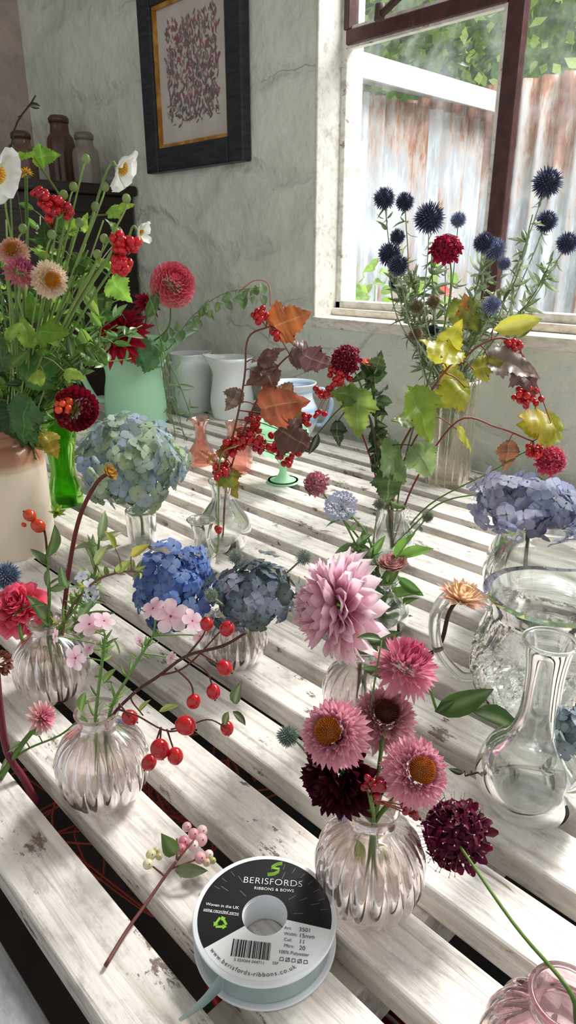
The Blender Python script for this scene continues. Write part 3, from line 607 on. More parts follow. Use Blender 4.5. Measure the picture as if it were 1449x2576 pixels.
for a in range(0,200,11):
    aa=math.radians(a+2); r0=.40+.13*((a*7)%3); 
    if 55<a<125: r0=.62 if a<70 or a>110 else .2
    if 150<a<200: r0=.2
    if r0>.3: line(m,math.cos(aa)*r0,math.sin(aa)*r0,math.cos(aa)*(r0+.13),math.sin(aa)*(r0+.13),.008,GY,.0228); line(m,math.cos(aa+.06)*.78,math.sin(aa+.06)*.78,math.cos(aa+.06)*.88,math.sin(aa+.06)*.88,.007,GY,.0228)
GN=col('8cc63f')
# folded-ribbon swirl: slim parallel strokes
for k in range(4):
    o_=k*.016
    for (a,b),(c_,d_) in zip([(.24,.875),(.16,.86),(.09,.815)],[(.16,.86),(.09,.815),(.075,.79)]): line(m,a,b-o_,c_,d_-o_,.007,GN,.0229)
    for (a,b),(c_,d_) in zip([(.075,.79),(.14,.775),(.20,.765)],[(.14,.775),(.20,.765),(.19,.735)]): line(m,a,b-o_*.6,c_,d_-o_*.6,.006,col('a4d65a'),.0229)
    for (a,b),(c_,d_) in zip([(.19,.735),(.12,.69),(.04,.675)],[(.12,.69),(.04,.675),(.02,.68)]): line(m,a,b-o_,c_,d_-o_,.007,GN,.0229)
for k in range(3):
    a=math.radians(90+120*k); b=math.radians(90+120*(k+1)); cu,cv=-.60,-.13
    p0=Vector((cu+.11*math.cos(a),cv+.11*math.sin(a))); p1=Vector((cu+.11*math.cos(b),cv+.11*math.sin(b)))
    s0=p0.lerp(p1,.16); s1=p0.lerp(p1,.66); line(m,s0.x,s0.y,s1.x,s1.y,.035,GN)
    d=(p1-p0).normalized(); n=Vector((-d.y,d.x)); i=[m.add(L2(q.x,q.y,.0229),GN) for q in(s1-n*.04,s1+d*.06,s1+n*.04)]; m.f.append(tuple(i))
DK=col('303236')
for i,(a,b) in enumerate([('Art:','3501'),('Width:','15mm'),('Col:','11'),('Mtrs:','20')]):
    text(m,a,.064,.27,-.20-.085*i,-7,DK,al='LEFT'); text(m,b,.084,.47,-.225-.088*i,-7,DK,al='LEFT')
text(m,'100% Polyester',.066,.40,-.565,-7,DK)
for i in range(5):
    u=.24+.078*i; v=-.64-.010*i
    for a,b in(((-.026,-.022),(.026,-.022)),((.026,-.022),(.02,.022)),((.02,.022),(-.02,.022)),((-.02,.022),(-.026,-.022))): line(m,u+a[0],v+a[1],u+b[0],v+b[1],.007,DK)
    if i%2: line(m,u-.026,v-.026,u+.026,v+.026,.007,DK)
u=-.40
while u<.10:
    w=random.choice([.006,.006,.012,.018]); line(m,u,-.36-(u+.4)*.12,u-.02,-.60-(u+.4)*.12,w,BLK); u+=w+random.choice([.007,.012])
text(m,'5 024264 044711',.057,-.18,-.675,-7,DK); text(m,'25F',.055,.16,-.70,-7,DK)
s='www.berisfords-ribbons.co.uk'
wd={'w':1.3,'m':1.4,'i':.5,'r':.72,'f':.6,'.':.5,'-':.6,'s':.9}
tot=sum(wd.get(ch,1) for ch in s); a=-144; span=84.0
for ch in s:
    ww=wd.get(ch,1)*span/tot; a+=ww/2; rr_=math.radians(a); text(m,ch,.084,math.cos(rr_)*.85,math.sin(rr_)*.85,a+90,DK); a+=ww/2
make(m,'printing',M_print,sp_,smooth=False)
# ---------------------------------------------------------------- flowers
CR=col
def fl(name,label,cat,A,path,r=.0014,c=GR,c2=None,group=None):
    pts=[A(*p) for p in path]; rt=root(name,pts[0],label,cat,group); m=MB(); stem_to(m,pts,r*1.15,r*.85,c,c2); make(m,'stem',M_stem,rt); return rt,pts
def ax(p,ang,tow): return (idir(ang)*(1-tow)+cam(p)*tow).normalized()
def straw(A,path,hx,hy,r,axv,cols,label,off=0,cen='b5651c',nn=230,group='strawflowers',closed=False):
    rt,pts=fl('strawflower',label,'flower',A,path+[(hx,hy,off)],.0016,GR,group=group)
    p=pts[-1]; a=ax(p,*axv); rr=S(r,p); m=MB()
    ci,co=cols; t0=.25 if closed else .86
    head(m,p-a*rr*.28,a,nn,t0,2.1,rr*.42,rr*.36,rr*(.42 if closed else .24),rr*.70,rr*.07,rr*.115,.65 if closed else .48,.5,'point',(CR(ci[0]),CR(ci[1])),(CR(co[0]),CR(co[1])),pw=.85,nu=5,curve1=-.15,jt=.16,wav=.1)
    make(m,'flower_head',M_pet,rt)
    if not closed:
        m=MB(); ctr=p-a*rr*.06; cc=CR(cen)
        ell(m,ctr,rr*.31,mixc(cc,(0,0,0),.4),a,.8,16,8)
        for d in fib(230,a,1.4):
            q=ctr+(d-a*d.dot(a))*rr*.31+a*(d.dot(a)*rr*.25); dd=d.dot(a); tube(m,[q,q+(d+a).normalized()*rr*.08],rr*.016,rr*.008,jit(mixc(cc,mixc(cc,(0,0,0),.45),max(0,(dd-.6)*2)),.3),4,2)
        make(m,'flower_center',M_stem,rt)
    return rt
def dahlia(A,path,hx,hy,r,axv,cols,label,off=0,kind='ball',n=130,name='dahlia',stemc=GR,group=None):
    rt,pts=fl(name,label,'flower',A,path+[(hx,hy,off)],.0022,stemc,group=group); p=pts[-1]; a=ax(p,*axv); rr=S(r,p); m=MB()
    ci=(CR(cols[0]),CR(cols[1])); co=(CR(cols[2]),CR(cols[3]))
    if kind=='ball': head(m,p-a*rr*.1,a,n,.05,2.35,rr*.48,rr*.58,rr*.20,rr*.42,rr*.09,rr*.21,.45,.75,'round',ci,co,pw=.58,curve1=.25,jt=.05,nv=2)
    elif kind=='fluff': head(m,p-a*rr*.2,a,n,.03,2.1,rr*.28,rr*.32,rr*.45,rr*.68,rr*.09,rr*.16,.4,.6,'wide',ci,co,pw=.62,nu=5,nv=2,curve1=-.05,jt=.35,wav=.25)
    elif kind=='pale': head(m,p-a*rr*.38,a,n,.02,2.05,rr*.24,rr*.22,rr*.55,rr*.95,rr*.11,rr*.24,.5,.5,'wide',ci,co,pw=.62,nu=6,nv=2,curve1=-.14,jt=.24,wav=.16)
    elif kind=='spiky': head(m,p-a*rr*.2,a,n,.05,1.8,rr*.2,rr*.2,rr*.4,rr*.9,rr*.08,rr*.17,.4,.5,'point',ci,co,pw=.6,nu=5,curve1=-.1)
    elif kind=='cup': head(m,p-a*rr*.45,a,n,.1,1.35,rr*.18,rr*.2,rr*.7,rr*1.0,rr*.10,rr*.19,.3,.5,'lily',ci,co,pw=.7,nu=6,nv=2,curve1=-.05,jt=.12,wav=.06)
    elif kind=='bud': head(m,p-a*rr*.5,a,n,.0,1.25,rr*.15,rr*.2,rr*1.0,rr*1.15,rr*.25,rr*.38,.35,.4,'wide',ci,co,pw=.6,nu=5,nv=2,curve1=.18)
    elif kind=='carn': head(m,p-a*rr*.3,a,n,.05,1.75,rr*.3,rr*.3,rr*.5,rr*.8,rr*.18,rr*.26,.25,.5,'heart',ci,co,pw=.6,jt=.3,curve1=-.2,wav=.15)
    make(m,'flower_head',M_pet,rt); m=MB()
    for k in range(7):
        t=2*math.pi*k/7; u,w=perp(a); rad=u*math.cos(t)+w*math.sin(t); petal(m,p-a*rr*.45,(rad-a*.1).normalized(),a,rr*.4,rr*.12,.4,.3,'leaf',GR,GR,3,1)
    make(m,'sepals',M_leaf,rt); return rt
def scab(A,path,hx,hy,r,axv,c1,c2,label,off=0,pins=True,group='scabious flowers',name='scabious'):
    rt,pts=fl(name,label,'flower',A,path+[(hx,hy,off)],.0012,GR,group=group); p=pts[-1]; a=ax(p,*axv); rr=S(r*1.18,p); m=MB(); k1=CR(c1);k2=CR(c2)
    ell(m,p-a*rr*.2,rr*.45,mixc(k1,(0,0,0),.3),a,.8,12,7)
    for d in fib(120,a,1.8):
        q=p-a*rr*.25+d*rr*rnd(.46,.66); u,w=perp(d)
        for t in range(5):
            an=t*1.2566+rnd(0,.9); e=(u*math.cos(an)+w*math.sin(an)+d*rnd(.4,1.1)).normalized(); petal(m,q,e,d,rr*rnd(.16,.36),rr*rnd(.05,.08),-.35,.5,'heart',jit(k1,.2),jit(k2,.35),3,1,wav=.3)
    for t in range(16):
        u,w=perp(a); an=t*.3927+rnd(-.1,.1); e=(u*math.cos(an)+w*math.sin(an)-a*rnd(-.1,.4)).normalized(); petal(m,p-a*rr*.25+e*rr*.5,e,a,rr*rnd(.35,.5),rr*.12,-.2,.4,'heart',jit(k1,.2),jit(k2,.3),4,1,wav=.3)
    make(m,'flower_head',M_pet,rt)
    if pins:
        m=MB()
        for d in fib(70,a,1.6):
            q=p-a*rr*.25+d*rr*.66; e=(d+rdir()*.15).normalized(); tube(m,[q,q+e*rr*.26],rr*.006,rr*.006,mixc(k2,(1,.8,.85),.3),3,2); ell(m,q+e*rr*.27,rr*.018,CR('f0c8d0'),seg=5,rings=4)
        make(m,'stamens',M_pet,rt)
    return rt
def thistle(A,path,hx,hy,r,label,off=0,c='39406a',c2='6c78b8',name='globe_thistle',group='globe thistles',lv=4):
    rt,pts=fl(name,label,'flower',A,path+[(hx,hy,off)],.0012,CR('8f9a80'),group=group); p=pts[-1]; rr=S(r,p); m=MB(); k1=CR(c);k2=CR(c2)
    ell(m,p,rr*.62,k1,Z,1,12,8)
    for d in fib(230,Z,3.1):
        u,w=perp(d); b=rr*.05; L=rr*rnd(.85,1.1); cc=jit(k2,.25)
        q=p+d*rr*.55; ids=[m.add(q+u*b,k1),m.add(q-u*b*.5+w*b*.87,k1),m.add(q-u*b*.5-w*b*.87,k1)]
        mid=p+d*L*.85; e=rr*.035; i2=[m.add(mid+u*e,cc),m.add(mid-u*e*.5+w*e*.87,cc),m.add(mid-u*e*.5-w*e*.87,cc)]; tip=m.add(p+d*L,mixc(cc,(1,1,1),.15))
        for j in range(3): m.f.append((ids[j],ids[(j+1)%3],i2[(j+1)%3],i2[j])); m.f.append((i2[j],i2[(j+1)%3],tip))
    make(m,'flower_head',M_stem,rt,smooth=False)
    if lv:
        m=MB(); sp2=smooth_path(pts,4)
        for i in range(lv*4):
            q=sp2[int(len(sp2)*rnd(.3,.97))-1]; sleaf(m,q,(rdir()+Z*.2).normalized(),rdir(),S(rnd(18,44),q),S(3.5,q),CR(random.choice(['7d8f70','98a488','6c8058'])),.3)
        make(m,'leaves',M_leaf,rt)
    return rt
def hydr(A,path,hx,hy,rx,ry,label,cols,off=0,n=120,fr=17,name='hydrangea',th=2.3,stemc=GR,lump=.16):
    rt,pts=fl(name,label,'flower',A,path+[(hx,hy+ry*.5,off)],.0025,stemc,group='hydrangea heads'); p=A(hx,hy,off); sx=S(rx,p);sy=S(ry,p); m=MB(); cc=[CR(c) for c in cols]
    f=S(fr,p); p1,p2,p3=rnd(0,6),rnd(0,6),rnd(0,6)
    for d in fib(n,(Z+cam(p)*.35).normalized(),th):
        k=rnd(.80,1.04)*(1+lump*math.sin(d.x*4.5+p1)*math.cos(d.z*4+p2)+lump*.8*math.sin(d.y*5+p3)); q=p+Vector((d.x*sx*k,d.y*sx*k,d.z*sy*k)); dd=(d+rdir()*.55).normalized(); u,w=perp(dd); a0=rnd(0,1.5); c=jit(random.choice(cc),.14)
        for t in range(4):
            an=a0+t*1.5708; e=(u*math.cos(an)+w*math.sin(an)+dd*rnd(-.05,.35)).normalized(); petal(m,q,e,dd,f*rnd(.85,1.1),f*.55,-.15,-.1,'heart',mixc(c,(.8,.85,.7),.2),jit(c,.06),3,1,wav=.1)
        ell(m,q+dd*f*.08,f*.09,mixc(c,(.2,.25,.5),.3),seg=5,rings=4)
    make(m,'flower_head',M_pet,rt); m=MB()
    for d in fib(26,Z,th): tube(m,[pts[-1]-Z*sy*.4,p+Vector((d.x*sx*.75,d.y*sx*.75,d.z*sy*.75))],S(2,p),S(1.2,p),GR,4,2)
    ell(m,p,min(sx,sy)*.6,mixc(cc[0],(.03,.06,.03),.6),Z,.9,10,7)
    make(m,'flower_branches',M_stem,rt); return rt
def berries(m,A,px,py,rpx,n,c,off=0,br=8.5,flat=.8):
    p=A(px,py,off); s=S(rpx,p); b=S(br,p); cc=CR(c)
    for i in range(n):
        d=rdir(); q=p+Vector((d.x*s,d.y*s,d.z*s*flat))*rnd(.35,1.1); ell(m,q,b*rnd(.8,1.1),jit(cc,.2),rdir(),1.08,9,6); ell(m,q+Vector((0,0,-b*.98)),b*.16,(.02,.005,.005),seg=4,rings=3)
def branch(name,label,A,path,leaves=(),bers=(),r=.0015,c=GR,c2=None,cat='branch',group=None,bc='b8101f',fill=0,fillc=None,fillL=45,fillw=.3,sc=1,lw=.2):
    rt,pts=fl(name,label,cat,A,path,r,c,c2,group); ml=MB(); mt=MB()
    for L in leaves:
        lead(ml,A,L[0],L[1],L[2],L[3]*sc,CR(L[4]),L[5] if len(L)>5 else 'v',L[6] if len(L)>6 else 0,w=lw)
        p=A(L[0],L[1],L[6] if len(L)>6 else 0); q=min(smooth_path(pts,6),key=lambda z:(z-p).length)
        if (q-p).length<.25: tube(mt,[q,(q+p)/2+Z*.004,p],r*.6,r*.45,c2 or c,4,3)
    if fill:
        sp2=smooth_path(pts,8)
        for i in range(fill):
            q=sp2[int(rnd(.15,1)*(len(sp2)-1))]; d=(rdir()+Z*.3).normalized(); l=S(fillL*rnd(.6,1.2),q); sleaf(ml,q,d,(cam(q)+rdir()).normalized(),l,l*fillw*.5,jit(CR(random.choice(fillc)),.15))
    if ml.v: make(ml,'leaves',M_leaf,rt)
    for B_ in bers:
        px,py,rp,n=B_[:4]; off=B_[4] if len(B_)>4 else 0
        p=A(px,py,off); q=min(smooth_path(pts,6),key=lambda z:(z-p).length); 
        for i in range(max(3,n//3)):
            e=p+rdir()*S(rp*.7,p); tube(mt,[q,q.lerp(e,.5)+Z*S(5,p),e],r*.5,r*.3,CR('8a3a34'),4,3)
        mb_=MB(); berries(mb_,A,px,py,rp,n,bc,off,B_[5] if len(B_)>5 else 8.5); make(mb_,'berry_cluster',M_berry,rt)
    if mt.v: make(mt,'twigs',M_stem,rt)
    return rt,pts
def hips(rt,A,lst,c='b3171f'):
    for h in lst:
        px,py,r=h[:3]; off=h[3] if len(h)>3 else 0; ang=h[4] if len(h)>4 else -90
        p=A(px,py,off); b=S(r,p); a=idir(ang,rnd(-.1,.3)); m=MB(); cc=jit(CR(c),.12); ell(m,p,b,cc,a,1.15,20,14); 
        for k in range(5):
            u,w=perp(a); t=k*1.2566; petal(m,p+a*b*1.08,(a+(u*math.cos(t)+w*math.sin(t))*.7).normalized(),a,b*.35,b*.1,0,0,'point',CR('3a2018'),CR('20140c'),2,1)
        make(m,'rose_hip',M_berry,rt)
# --- strawflower posy
A2=Arr(925,2262)
base2=[(930,2225,0),(940,2080,-.0)]
LB='pink strawflower with orange centre in ribbed bud vase'
straw(A2,base2+[(880,1980,0)],825,1838,102,(150,.60),(('b86880','eeb0c2'),('f4c8c4','f2b4c6')),LB,-.02,'c87420')
straw(A2,base2+[(950,1960,0)],972,1790,96,(80,.46),(('a8586c','e0a0b0'),('fae2d2','f0bcc8')),'pale pink strawflower with dark centre in bud vase',.03,'6a3222')
straw(A2,base2+[(1000,2000,-.01)],1062,1937,100,(20,.66),(('b86880','eeb0c2'),('f4c8c4','f2a8bc')),LB,-.03,'c87420')
straw(A2,base2+[(980,1900,.03)],1030,1660,92,(65,.20),(('b03a62','d85a86'),('f4c4cc','f0a4bc')),'half-open deep pink strawflower in ribbed bud vase',.05,'a04050',170,closed=True)
dahlia(A2,base2+[(900,2010,0)],832,1965,120,(215,.45),('2c0812','4a0c1c','3a0a16','561426'),'deep maroon dahlia in ribbed bud vase',.0,'fluff',200)
rt,_=branch('berry_sprig','sprig of red berries and toothed leaves in bud vase',A2,base2+[(930,2000,-.02),(900,1900,.04)],[(1000,1690,175,95,'4f7040','s',.05),(960,1610,160,70,'4f7040','s',.05),(1060,1890,-20,70,'3f5c30','s',.0),(900,2110,-80,80,'6d7a2c','s',0),(950,2120,-60,80,'7d8a30','s',0)],[(940,1985,34,12,-.03,11),(1030,2040,24,6,-.03,10)],cat='berry sprig',bc='8c1424')
thistle(A2,base2+[(850,2000,.03),(760,1880,.03)],724,1852,30,'small grey-green sea holly head among strawflowers',.03,'4c5a50','90a098','sea_holly','sea holly heads',1)
A22=Arr(1,1); A22.B=Vector((rp.x,rp.y,TZ))
scab(A22,[(1450,2570,0),(1428,2485,0),(1290,2320,.05)],1132,2092,92,(150,.45),'3c0a20','74183c','burgundy scabious on long stem from mauve vase',.13)
# --- pale pink dahlia
A5=Arr(905,1810)
dahlia(A5,[(905,1770,0),(900,1650,0),(850,1580,0)],800,1530,138,(185,.20),('dc98b6','fad4e0','eeb6cc','fff0f4'),'large pale pink dahlia in ribbed bud vase',-.02,'pale',160,stemc=CR('4a4028'))
dahlia(A5,[(910,1770,0),(930,1680,.02),(1090,1640,.03),(1130,1540,.02)],1165,1492,62,(78,.08),('ecc878','f6dcb0','f8e8c0','f4c0bc'),'small peach and cream dahlia half open on dark stem',.02,'cup',64,stemc=CR('3c2c24'))
branch('foliage_sprig','dark green toothed leaf sprig in bud vase',A5,[(905,1760,0),(940,1650,0),(1060,1700,-.02),(1100,1790,-.04)],[(1095,1790,28,160,'4f7038','s',-.04),(1190,1790,-14,170,'456830','s',-.04),(1100,1790,50,60,'4b6c34','s',-.04),(890,1640,15,120,'456838','s',0),(930,1620,30,90,'456838','s',0)],cat='foliage')
# --- hydrangeas
A4=Arr(590,1655)
hydr(A4,[(585,1640,0),(520,1580,0)],435,1482,100,118,'rich blue hydrangea head in low ribbed vase',['5a7cc0','4468ac','7f9cd8','6382c4','3c5698'],.02,120,25,lump=.2)
hydr(A4,[(600,1640,0),(620,1600,0)],645,1498,98,84,'faded slate blue hydrangea head in low ribbed vase',['5a6a7c','6f8090','4a5c60','9498b0','76808c','526468'],.0,85,27,lump=.2)
for hx,hy,r in((592,1400,22),(530,1497,20),(764,1402,22)): thistle(A4,[(595,1640,0),(600,1560,.05)],hx,hy,r,'small spiky sea holly head above hydrangeas',.02 if hx!=530 else -.09,'6d7d70','a8b0a0','sea_holly','sea holly heads',1)
# --- phlox & hips
A1=Arr(268,1998)
rt,_=fl('rose_hip_branch','bare twig of glossy red rose hips in bud vase','berry branch',A1,[(275,1965,0),(270,1830,0),(330,1750,-.01),(400,1700,-.01),(470,1650,-.02),(560,1625,-.02),(618,1592,-.02)],.0013,CR('4c2c26'))
m=MB(); tw=CR('5a342a')
for p in [[(400,1700),(470,1675),(562,1580)],[(300,1785),(345,1800),(430,1840),(520,1810),(571,1832)],[(430,1835),(467,1825)],[(405,1830),(402,1885)],[(405,1830),(375,1915)],[(420,1835),(441,1900)],[(340,1740),(330,1760),(360,1800)],[(300,1770),(327,1805)],[(470,1655),(520,1690),(537,1740)],[(440,1680),(480,1720),(487,1765)],[(500,1640),(565,1680)],[(470,1650),(510,1600),(520,1570)]]:
    q=[A1(a,b,-.015) for a,b in p]; tube(m,q,.0009,.0006,tw,5,5)
make(m,'twigs',M_stem,rt)
hips(rt,A1,[(571,1582,19,-.015,60),(520,1570,17,-.015,100),(565,1680,19,-.015,-40),(537,1740,18,-.015,-80),(487,1765,18,-.015,-110),(467,1825,24,-.03,-20),(327,1805,19,-.01,-40),(402,1885,24,-.03,-80),(375,1918,19,-.02,-120),(441,1902,20,-.03,-80),(571,1832,17,-.01,-80)])
m=MB()
for a in[(590,1770,80,70),(585,1790,-40,50),(575,1790,250,45)]: lead(m,A1,a[0],a[1],a[2],a[3],CR('5d6a44'),'s',-.01,w=.24)
make(m,'leaves',M_leaf,rt)
def phlox(A,path,lst,label,c='fae6ee',cc='d8688c',name='phlox',extra=()):
    rt,pts=fl(name,label,'flower',A,path,.0013,CR('6d9048'),group='pale blossom stems'); m=MB(); mt=MB(); ml=MB(); sp2=smooth_path(pts,6)
    for px,py,r,ang,tow,*o_ in lst:
        off=o_[0] if o_ else 0; p=A(px,py,off); a=ax(p,ang,tow); u,w=perp(a); rr=S(r,p); a0=rnd(0,1.2)
        for k in range(5):
            t=a0+k*1.2566; e=(u*math.cos(t)+w*math.sin(t)+a*.12).normalized(); petal(m,p,e,a,rr,rr*.40,-.12,.05,'heart',mixc(CR(c),CR(cc),.55),jit(CR(c),.04),5,2,wav=.06)
        ell(m,p,rr*.07,CR('a83060'),seg=6,rings=4)
        q=min(sp2,key=lambda z:(z-p).length); tube(mt,[q,q.lerp(p-a*rr*.5,.6),p-a*rr*.1],.0008,.0006,CR('6d9048'),4,4)
    for i in range(34):
        q=sp2[int(rnd(.3,.98)*(len(sp2)-1))]; l=S(rnd(22,50),q); sleaf(ml,q,(rdir()+Z*.6).normalized(),rdir(),l,l*.09,CR(random.choice(['6d9a48','84b05c','567c3a'])))
    for e in extra: lead(ml,A,e[0],e[1],e[2],e[3],CR(e[4]),'s',0,w=e[5] if len(e)>5 else .18)
    make(m,'blossoms',M_pet,rt); make(mt,'pedicels',M_stem,rt); make(ml,'leaves',M_leaf,rt)
phlox(A1,[(255,1960,0),(240,1830,0),(255,1680,0),(265,1600,0)],[(225,1570,40,100,.4),(262,1562,30,60,.3),(190,1655,34,200,.6),(140,1600,22,180,.4),(225,1630,24,150,.4)],'pale pink phlox stem in ribbed bud vase',extra=[(215,1740,250,70,'5d8038'),(260,1720,60,60,'6d9048'),(205,1800,-80,60,'6d9048')])
phlox(A1,[(270,1960,0),(275,1800,0),(330,1690,-.01),(385,1600,-.01)],[(430,1550,48,90,.72),(385,1530,34,130,.4),(484,1562,34,30,.4),(352,1612,22,200,.6),(503,1600,24,-40,.5),(430,1655,18,-30,.5)],'pale pink phlox with pink eyes in bud vase',extra=[(300,1650,90,60,'84a85c',.1),(400,1790,30,60,'a0b060',.15),(350,1790,60,50,'9ab060',.15)])
# --- v3 sprigs
A3=Arr(138,1742)
def sprig(A,path,label,fillc,n=30,L=45,w=.35,name='foliage_sprig',c=GR,r=.0013,leaves=(),bers=(),cat='foliage',lw=.2):
    return branch(name,label,A,path,leaves,bers,r,c,cat=cat,fill=n,fillc=fillc,fillL=L,fillw=w,lw=lw)
phlox(A3,[(140,1700,0),(150,1590,0),(190,1530,0),(215,1470,0)],[(205,1450,20,120,.4),(228,1475,22,40,.5),(215,1500,18,200,.5),(240,1500,17,-20,.4)],'pale lilac blossom sprig in ribbed bud vase','e4e4f2','b0b0d0',extra=[(130,1580,110,110,'6d8a58'),(200,1560,60,90,'7d9a60')])
sprig(A3,[(135,1700,0),(120,1600,0),(125,1500,0),(118,1390,0)],'grey-green leafy sprig in ribbed bud vase',['5a7a48','7a946a'],10,60,leaves=[(120,1400,60,105,'5a7844','s'),(120,1420,120,60,'4e6c3c','s'),(170,1480,100,70,'56784a','s')])
sprig(A3,[(150,1700,0),(165,1560,0),(230,1470,0),(300,1440,0),(360,1438,0)],'yellow-green sprig with thin brown stem in bud vase',['a8b04a','7a8a3c','8a9a60'],20,42,c=CR('7a5a48'),leaves=[(290,1440,40,60,'a8b860','s'),(240,1420,60,70,'a0b070','s'),(290,1380,100,60,'b0b84a','s'),(330,1400,40,65,'b8b44a','s')])
sprig(A3,[(150,1700,.04),(200,1560,.05),(240,1440,.06),(250,1350,.06)],'soft grey-green leafy stem in bud vase',['8a9f70','a0b088','6f8658'],40,80,.28)
rt,_=fl('rose_hip_branch','sprig with orange rose hips and green calyx in bud vase','berry branch',A3,[(140,1700,.02),(125,1560,.02),(120,1420,.02),(110,1330,.02),(80,1310,.02)],.0012,CR('4c3226')); hips(rt,A3,[(75,1297,15,.02,140),(96,1323,17,.02,-40),(60,1320,6,.02,-40)],'c8401c')
m=MB(); q=A3(142,1290,.02); head(m,q,idir(60,.3),16,.1,1.8,0,0,S(26,q),S(26,q),S(5,q),S(6,q),.2,.2,'point',(CR('8aa83a'),CR('a8c050')),(CR('6d8c30'),CR('8aa83a'))); make(m,'calyx',M_leaf,rt)
dahlia(A3,[(150,1700,.03),(165,1500,.03),(195,1320,.03),(240,1220,.03)],276,1188,24,(30,.2),('d8a050','d09048','98a048','c89c5c'),'tight yellow dahlia bud on arching red stem',.03,'bud',26,name='dahlia_bud',stemc=CR('6a3030'))
dahlia(A3,[(120,1700,0),(60,1620,0)],42,1522,74,(120,.5),('d83a5c','f0688a','f05c80','ff8ca4'),'bright pink ruffled carnation-like bloom',.03,'carn',110,name='carnation')
thistle(A3,[(120,1700,.02),(80,1560,.03)],15,1447,38,'blue globe thistle beside pink bloom',.07,'39485a','7088a0')
Al=Arr(80,1960)
rt,_=fl('amaranth_stem','thick maroon flower stem leaning over the bench edge','stem',Al,[(92,2020,0),(60,1960,0),(18,1890,0),(0,1780,0),(-8,1690,0)],.0032,CR('6a2434')); m=MB(); p=Al(-5,1660,0)
head(m,p,Z,80,.0,2.6,S(10,p),S(30,p),S(16,p),S(20,p),S(6,p),S(8,p),.1,.3,'point',(CR('7a4438'),CR('a06a58')),(CR('5a3030'),CR('8a5448')),jt=.3); make(m,'flower_head',M_pet,rt)
dahlia(Al,[(0,1960,0),(50,1880,0),(90,1830,0)],112,1802,46,(20,.25),('c84a74','e090a8','e8b8b4','f0d0c4'),'pink clover-like flower on thin stem',0,'spiky',80,name='pink_clover')
branch('bindweed_stem','thin green stem with pale buds trailing over bench',Al,[(-20,1960,0),(60,1890,.0),(150,1850,0),(200,1810,0)],[(60,1870,200,60,'a8b890','s'),(90,1850,80,40,'90a868','s'),(20,1900,250,60,'a0b080','s')],r=.001,cat='stem')
# --- lying snowberry twig
B=T(265,2430); sb=root('snowberry_twig',B+Z*.002,'cut snowberry twig with pink berries lying on slats','berry twig')
def TP(px,py,z): return T(px,py,TZ+z)
m=MB(); tube(m,[TP(265,2430,.003),TP(320,2340,.004),TP(370,2270,.007),TP(415,2205,.012),TP(445,2165,.016)],.0014,.001,CR('6a4038'),6,6)
for a,b in(((415,2205,.012),(385,2180,.012)),((430,2185,.014),(500,2160,.014)),((445,2165,.016),(490,2110,.02)),((445,2165,.016),(445,2110,.02))): tube(m,[TP(*a),TP(*b)],.0009,.0007,CR('6a4038'),5,3)
make(m,'twig',M_stem,sb)
for px,py,r,c in((462,2118,15,'d98a98'),(487,2098,14,'e8aab0'),(508,2090,14,'f0cfc8'),(506,2113,16,'e9b4b4'),(455,2136,14,'cf7a8a'),(486,2127,14,'f0d4cc'),(504,2158,15,'e9a8b0'),(525,2150,12,'f0d8d0'),(470,2080,12,'eab8b8'),(380,2150,13,'dcd6a8'),(393,2140,9,'c8c890'),(372,2174,13,'e0dcb4'),(400,2155,9,'b8b880'),(520,2170,10,'c8b090'),(535,2165,9,'b0b070')):
    m=MB(); p=TP(px,py,.014); b=S(r,p); ell(m,p,b,CR(c),rdir(),1,16,10); ell(m,p+cam(p)*b*.9+R*b*.3,b*.14,CR('5a3c34'),seg=6,rings=4); make(m,'snowberry',M_berry,sb)
m=MB(); p=TP(440,2150,.018); sleaf(m,p,idir(110,.1),cam(p),S(75,p),S(22,p),CR('5c7a3c')); p=TP(440,2190,.012); sleaf(m,p,idir(5,.1),cam(p),S(85,p),S(18,p),CR('6d7a58')); make(m,'leaves',M_leaf,sb)
AE=Arr(360,1372)
hydr(AE,[(360,1350,0),(355,1300,0)],328,1170,134,116,'large pale green hydrangea head in glass tumbler',['b0c098','bccaa8','a0b4a4','a4b8c0','9cb0c4','94a890','b0c0c8'],0,190,25,lump=.10)
# --- vA
AA=Arr(962,1575)
rt,pts=fl('lace_flower','pale blue lace flower on leafy stem in clear vase','flower',AA,[(960,1550,0),(950,1440,0),(920,1340,.0),(858,1275,0)],.0013,CR('6d8a50'),group='pale blossom stems')
m=MB(); p=pts[-1]; a=ax(p,110,.6); rr=S(44,p)
for d in fib(70,a,1.35):
    q=p+(d-a*d.dot(a))*rr*.95+a*(d.dot(a)*rr*.4); 
    for k in range(5):
        u,w=perp(a); t=k*1.2566; petal(m,q,(u*math.cos(t)+w*math.sin(t)).normalized(),a,rr*.13,rr*.05,-.1,0,'heart',CR('b8bce0'),CR('d0d4f0'),2,1)
    tube(m,[p-a*rr*.4,q],rr*.012,rr*.01,CR('8a98a8'),3,2)
make(m,'flower_head',M_pet,rt)
rt=dahlia(AA,[(960,1550,0),(940,1500,0),(965,1450,0)],988,1418,38,(95,.15),('e0788c','f0b4bc','d8a098','e8c8c0'),'tapering pink clover-like flower with leafy stem',0,'bud',90,name='pink_clover')
m=MB()
for e in[(960,1480,60,90,'5f8840'),(965,1500,20,100,'6d9848'),(950,1500,150,90,'4f7838'),(990,1410,70,100,'7ab04a'),(1000,1450,-40,90,'5a8a3c'),(945,1540,140,80,'4f7838'),(950,1530,-70,90,'4a6c34'),(1000,1400,20,95,'84b850'),(940,1450,160,70,'5f8840'),(960,1560,20,80,'56803c'),(960,1520,80,80,'5f8840'),(930,1400,60,70,'6d9848'),(960,1570,100,90,'4a7034'),(940,1580,130,80,'56803c'),(975,1540,45,90,'4f7838')]: lead(m,AA,e[0],e[1],e[2],e[3],CR(e[4]),'s',0,w=.17)
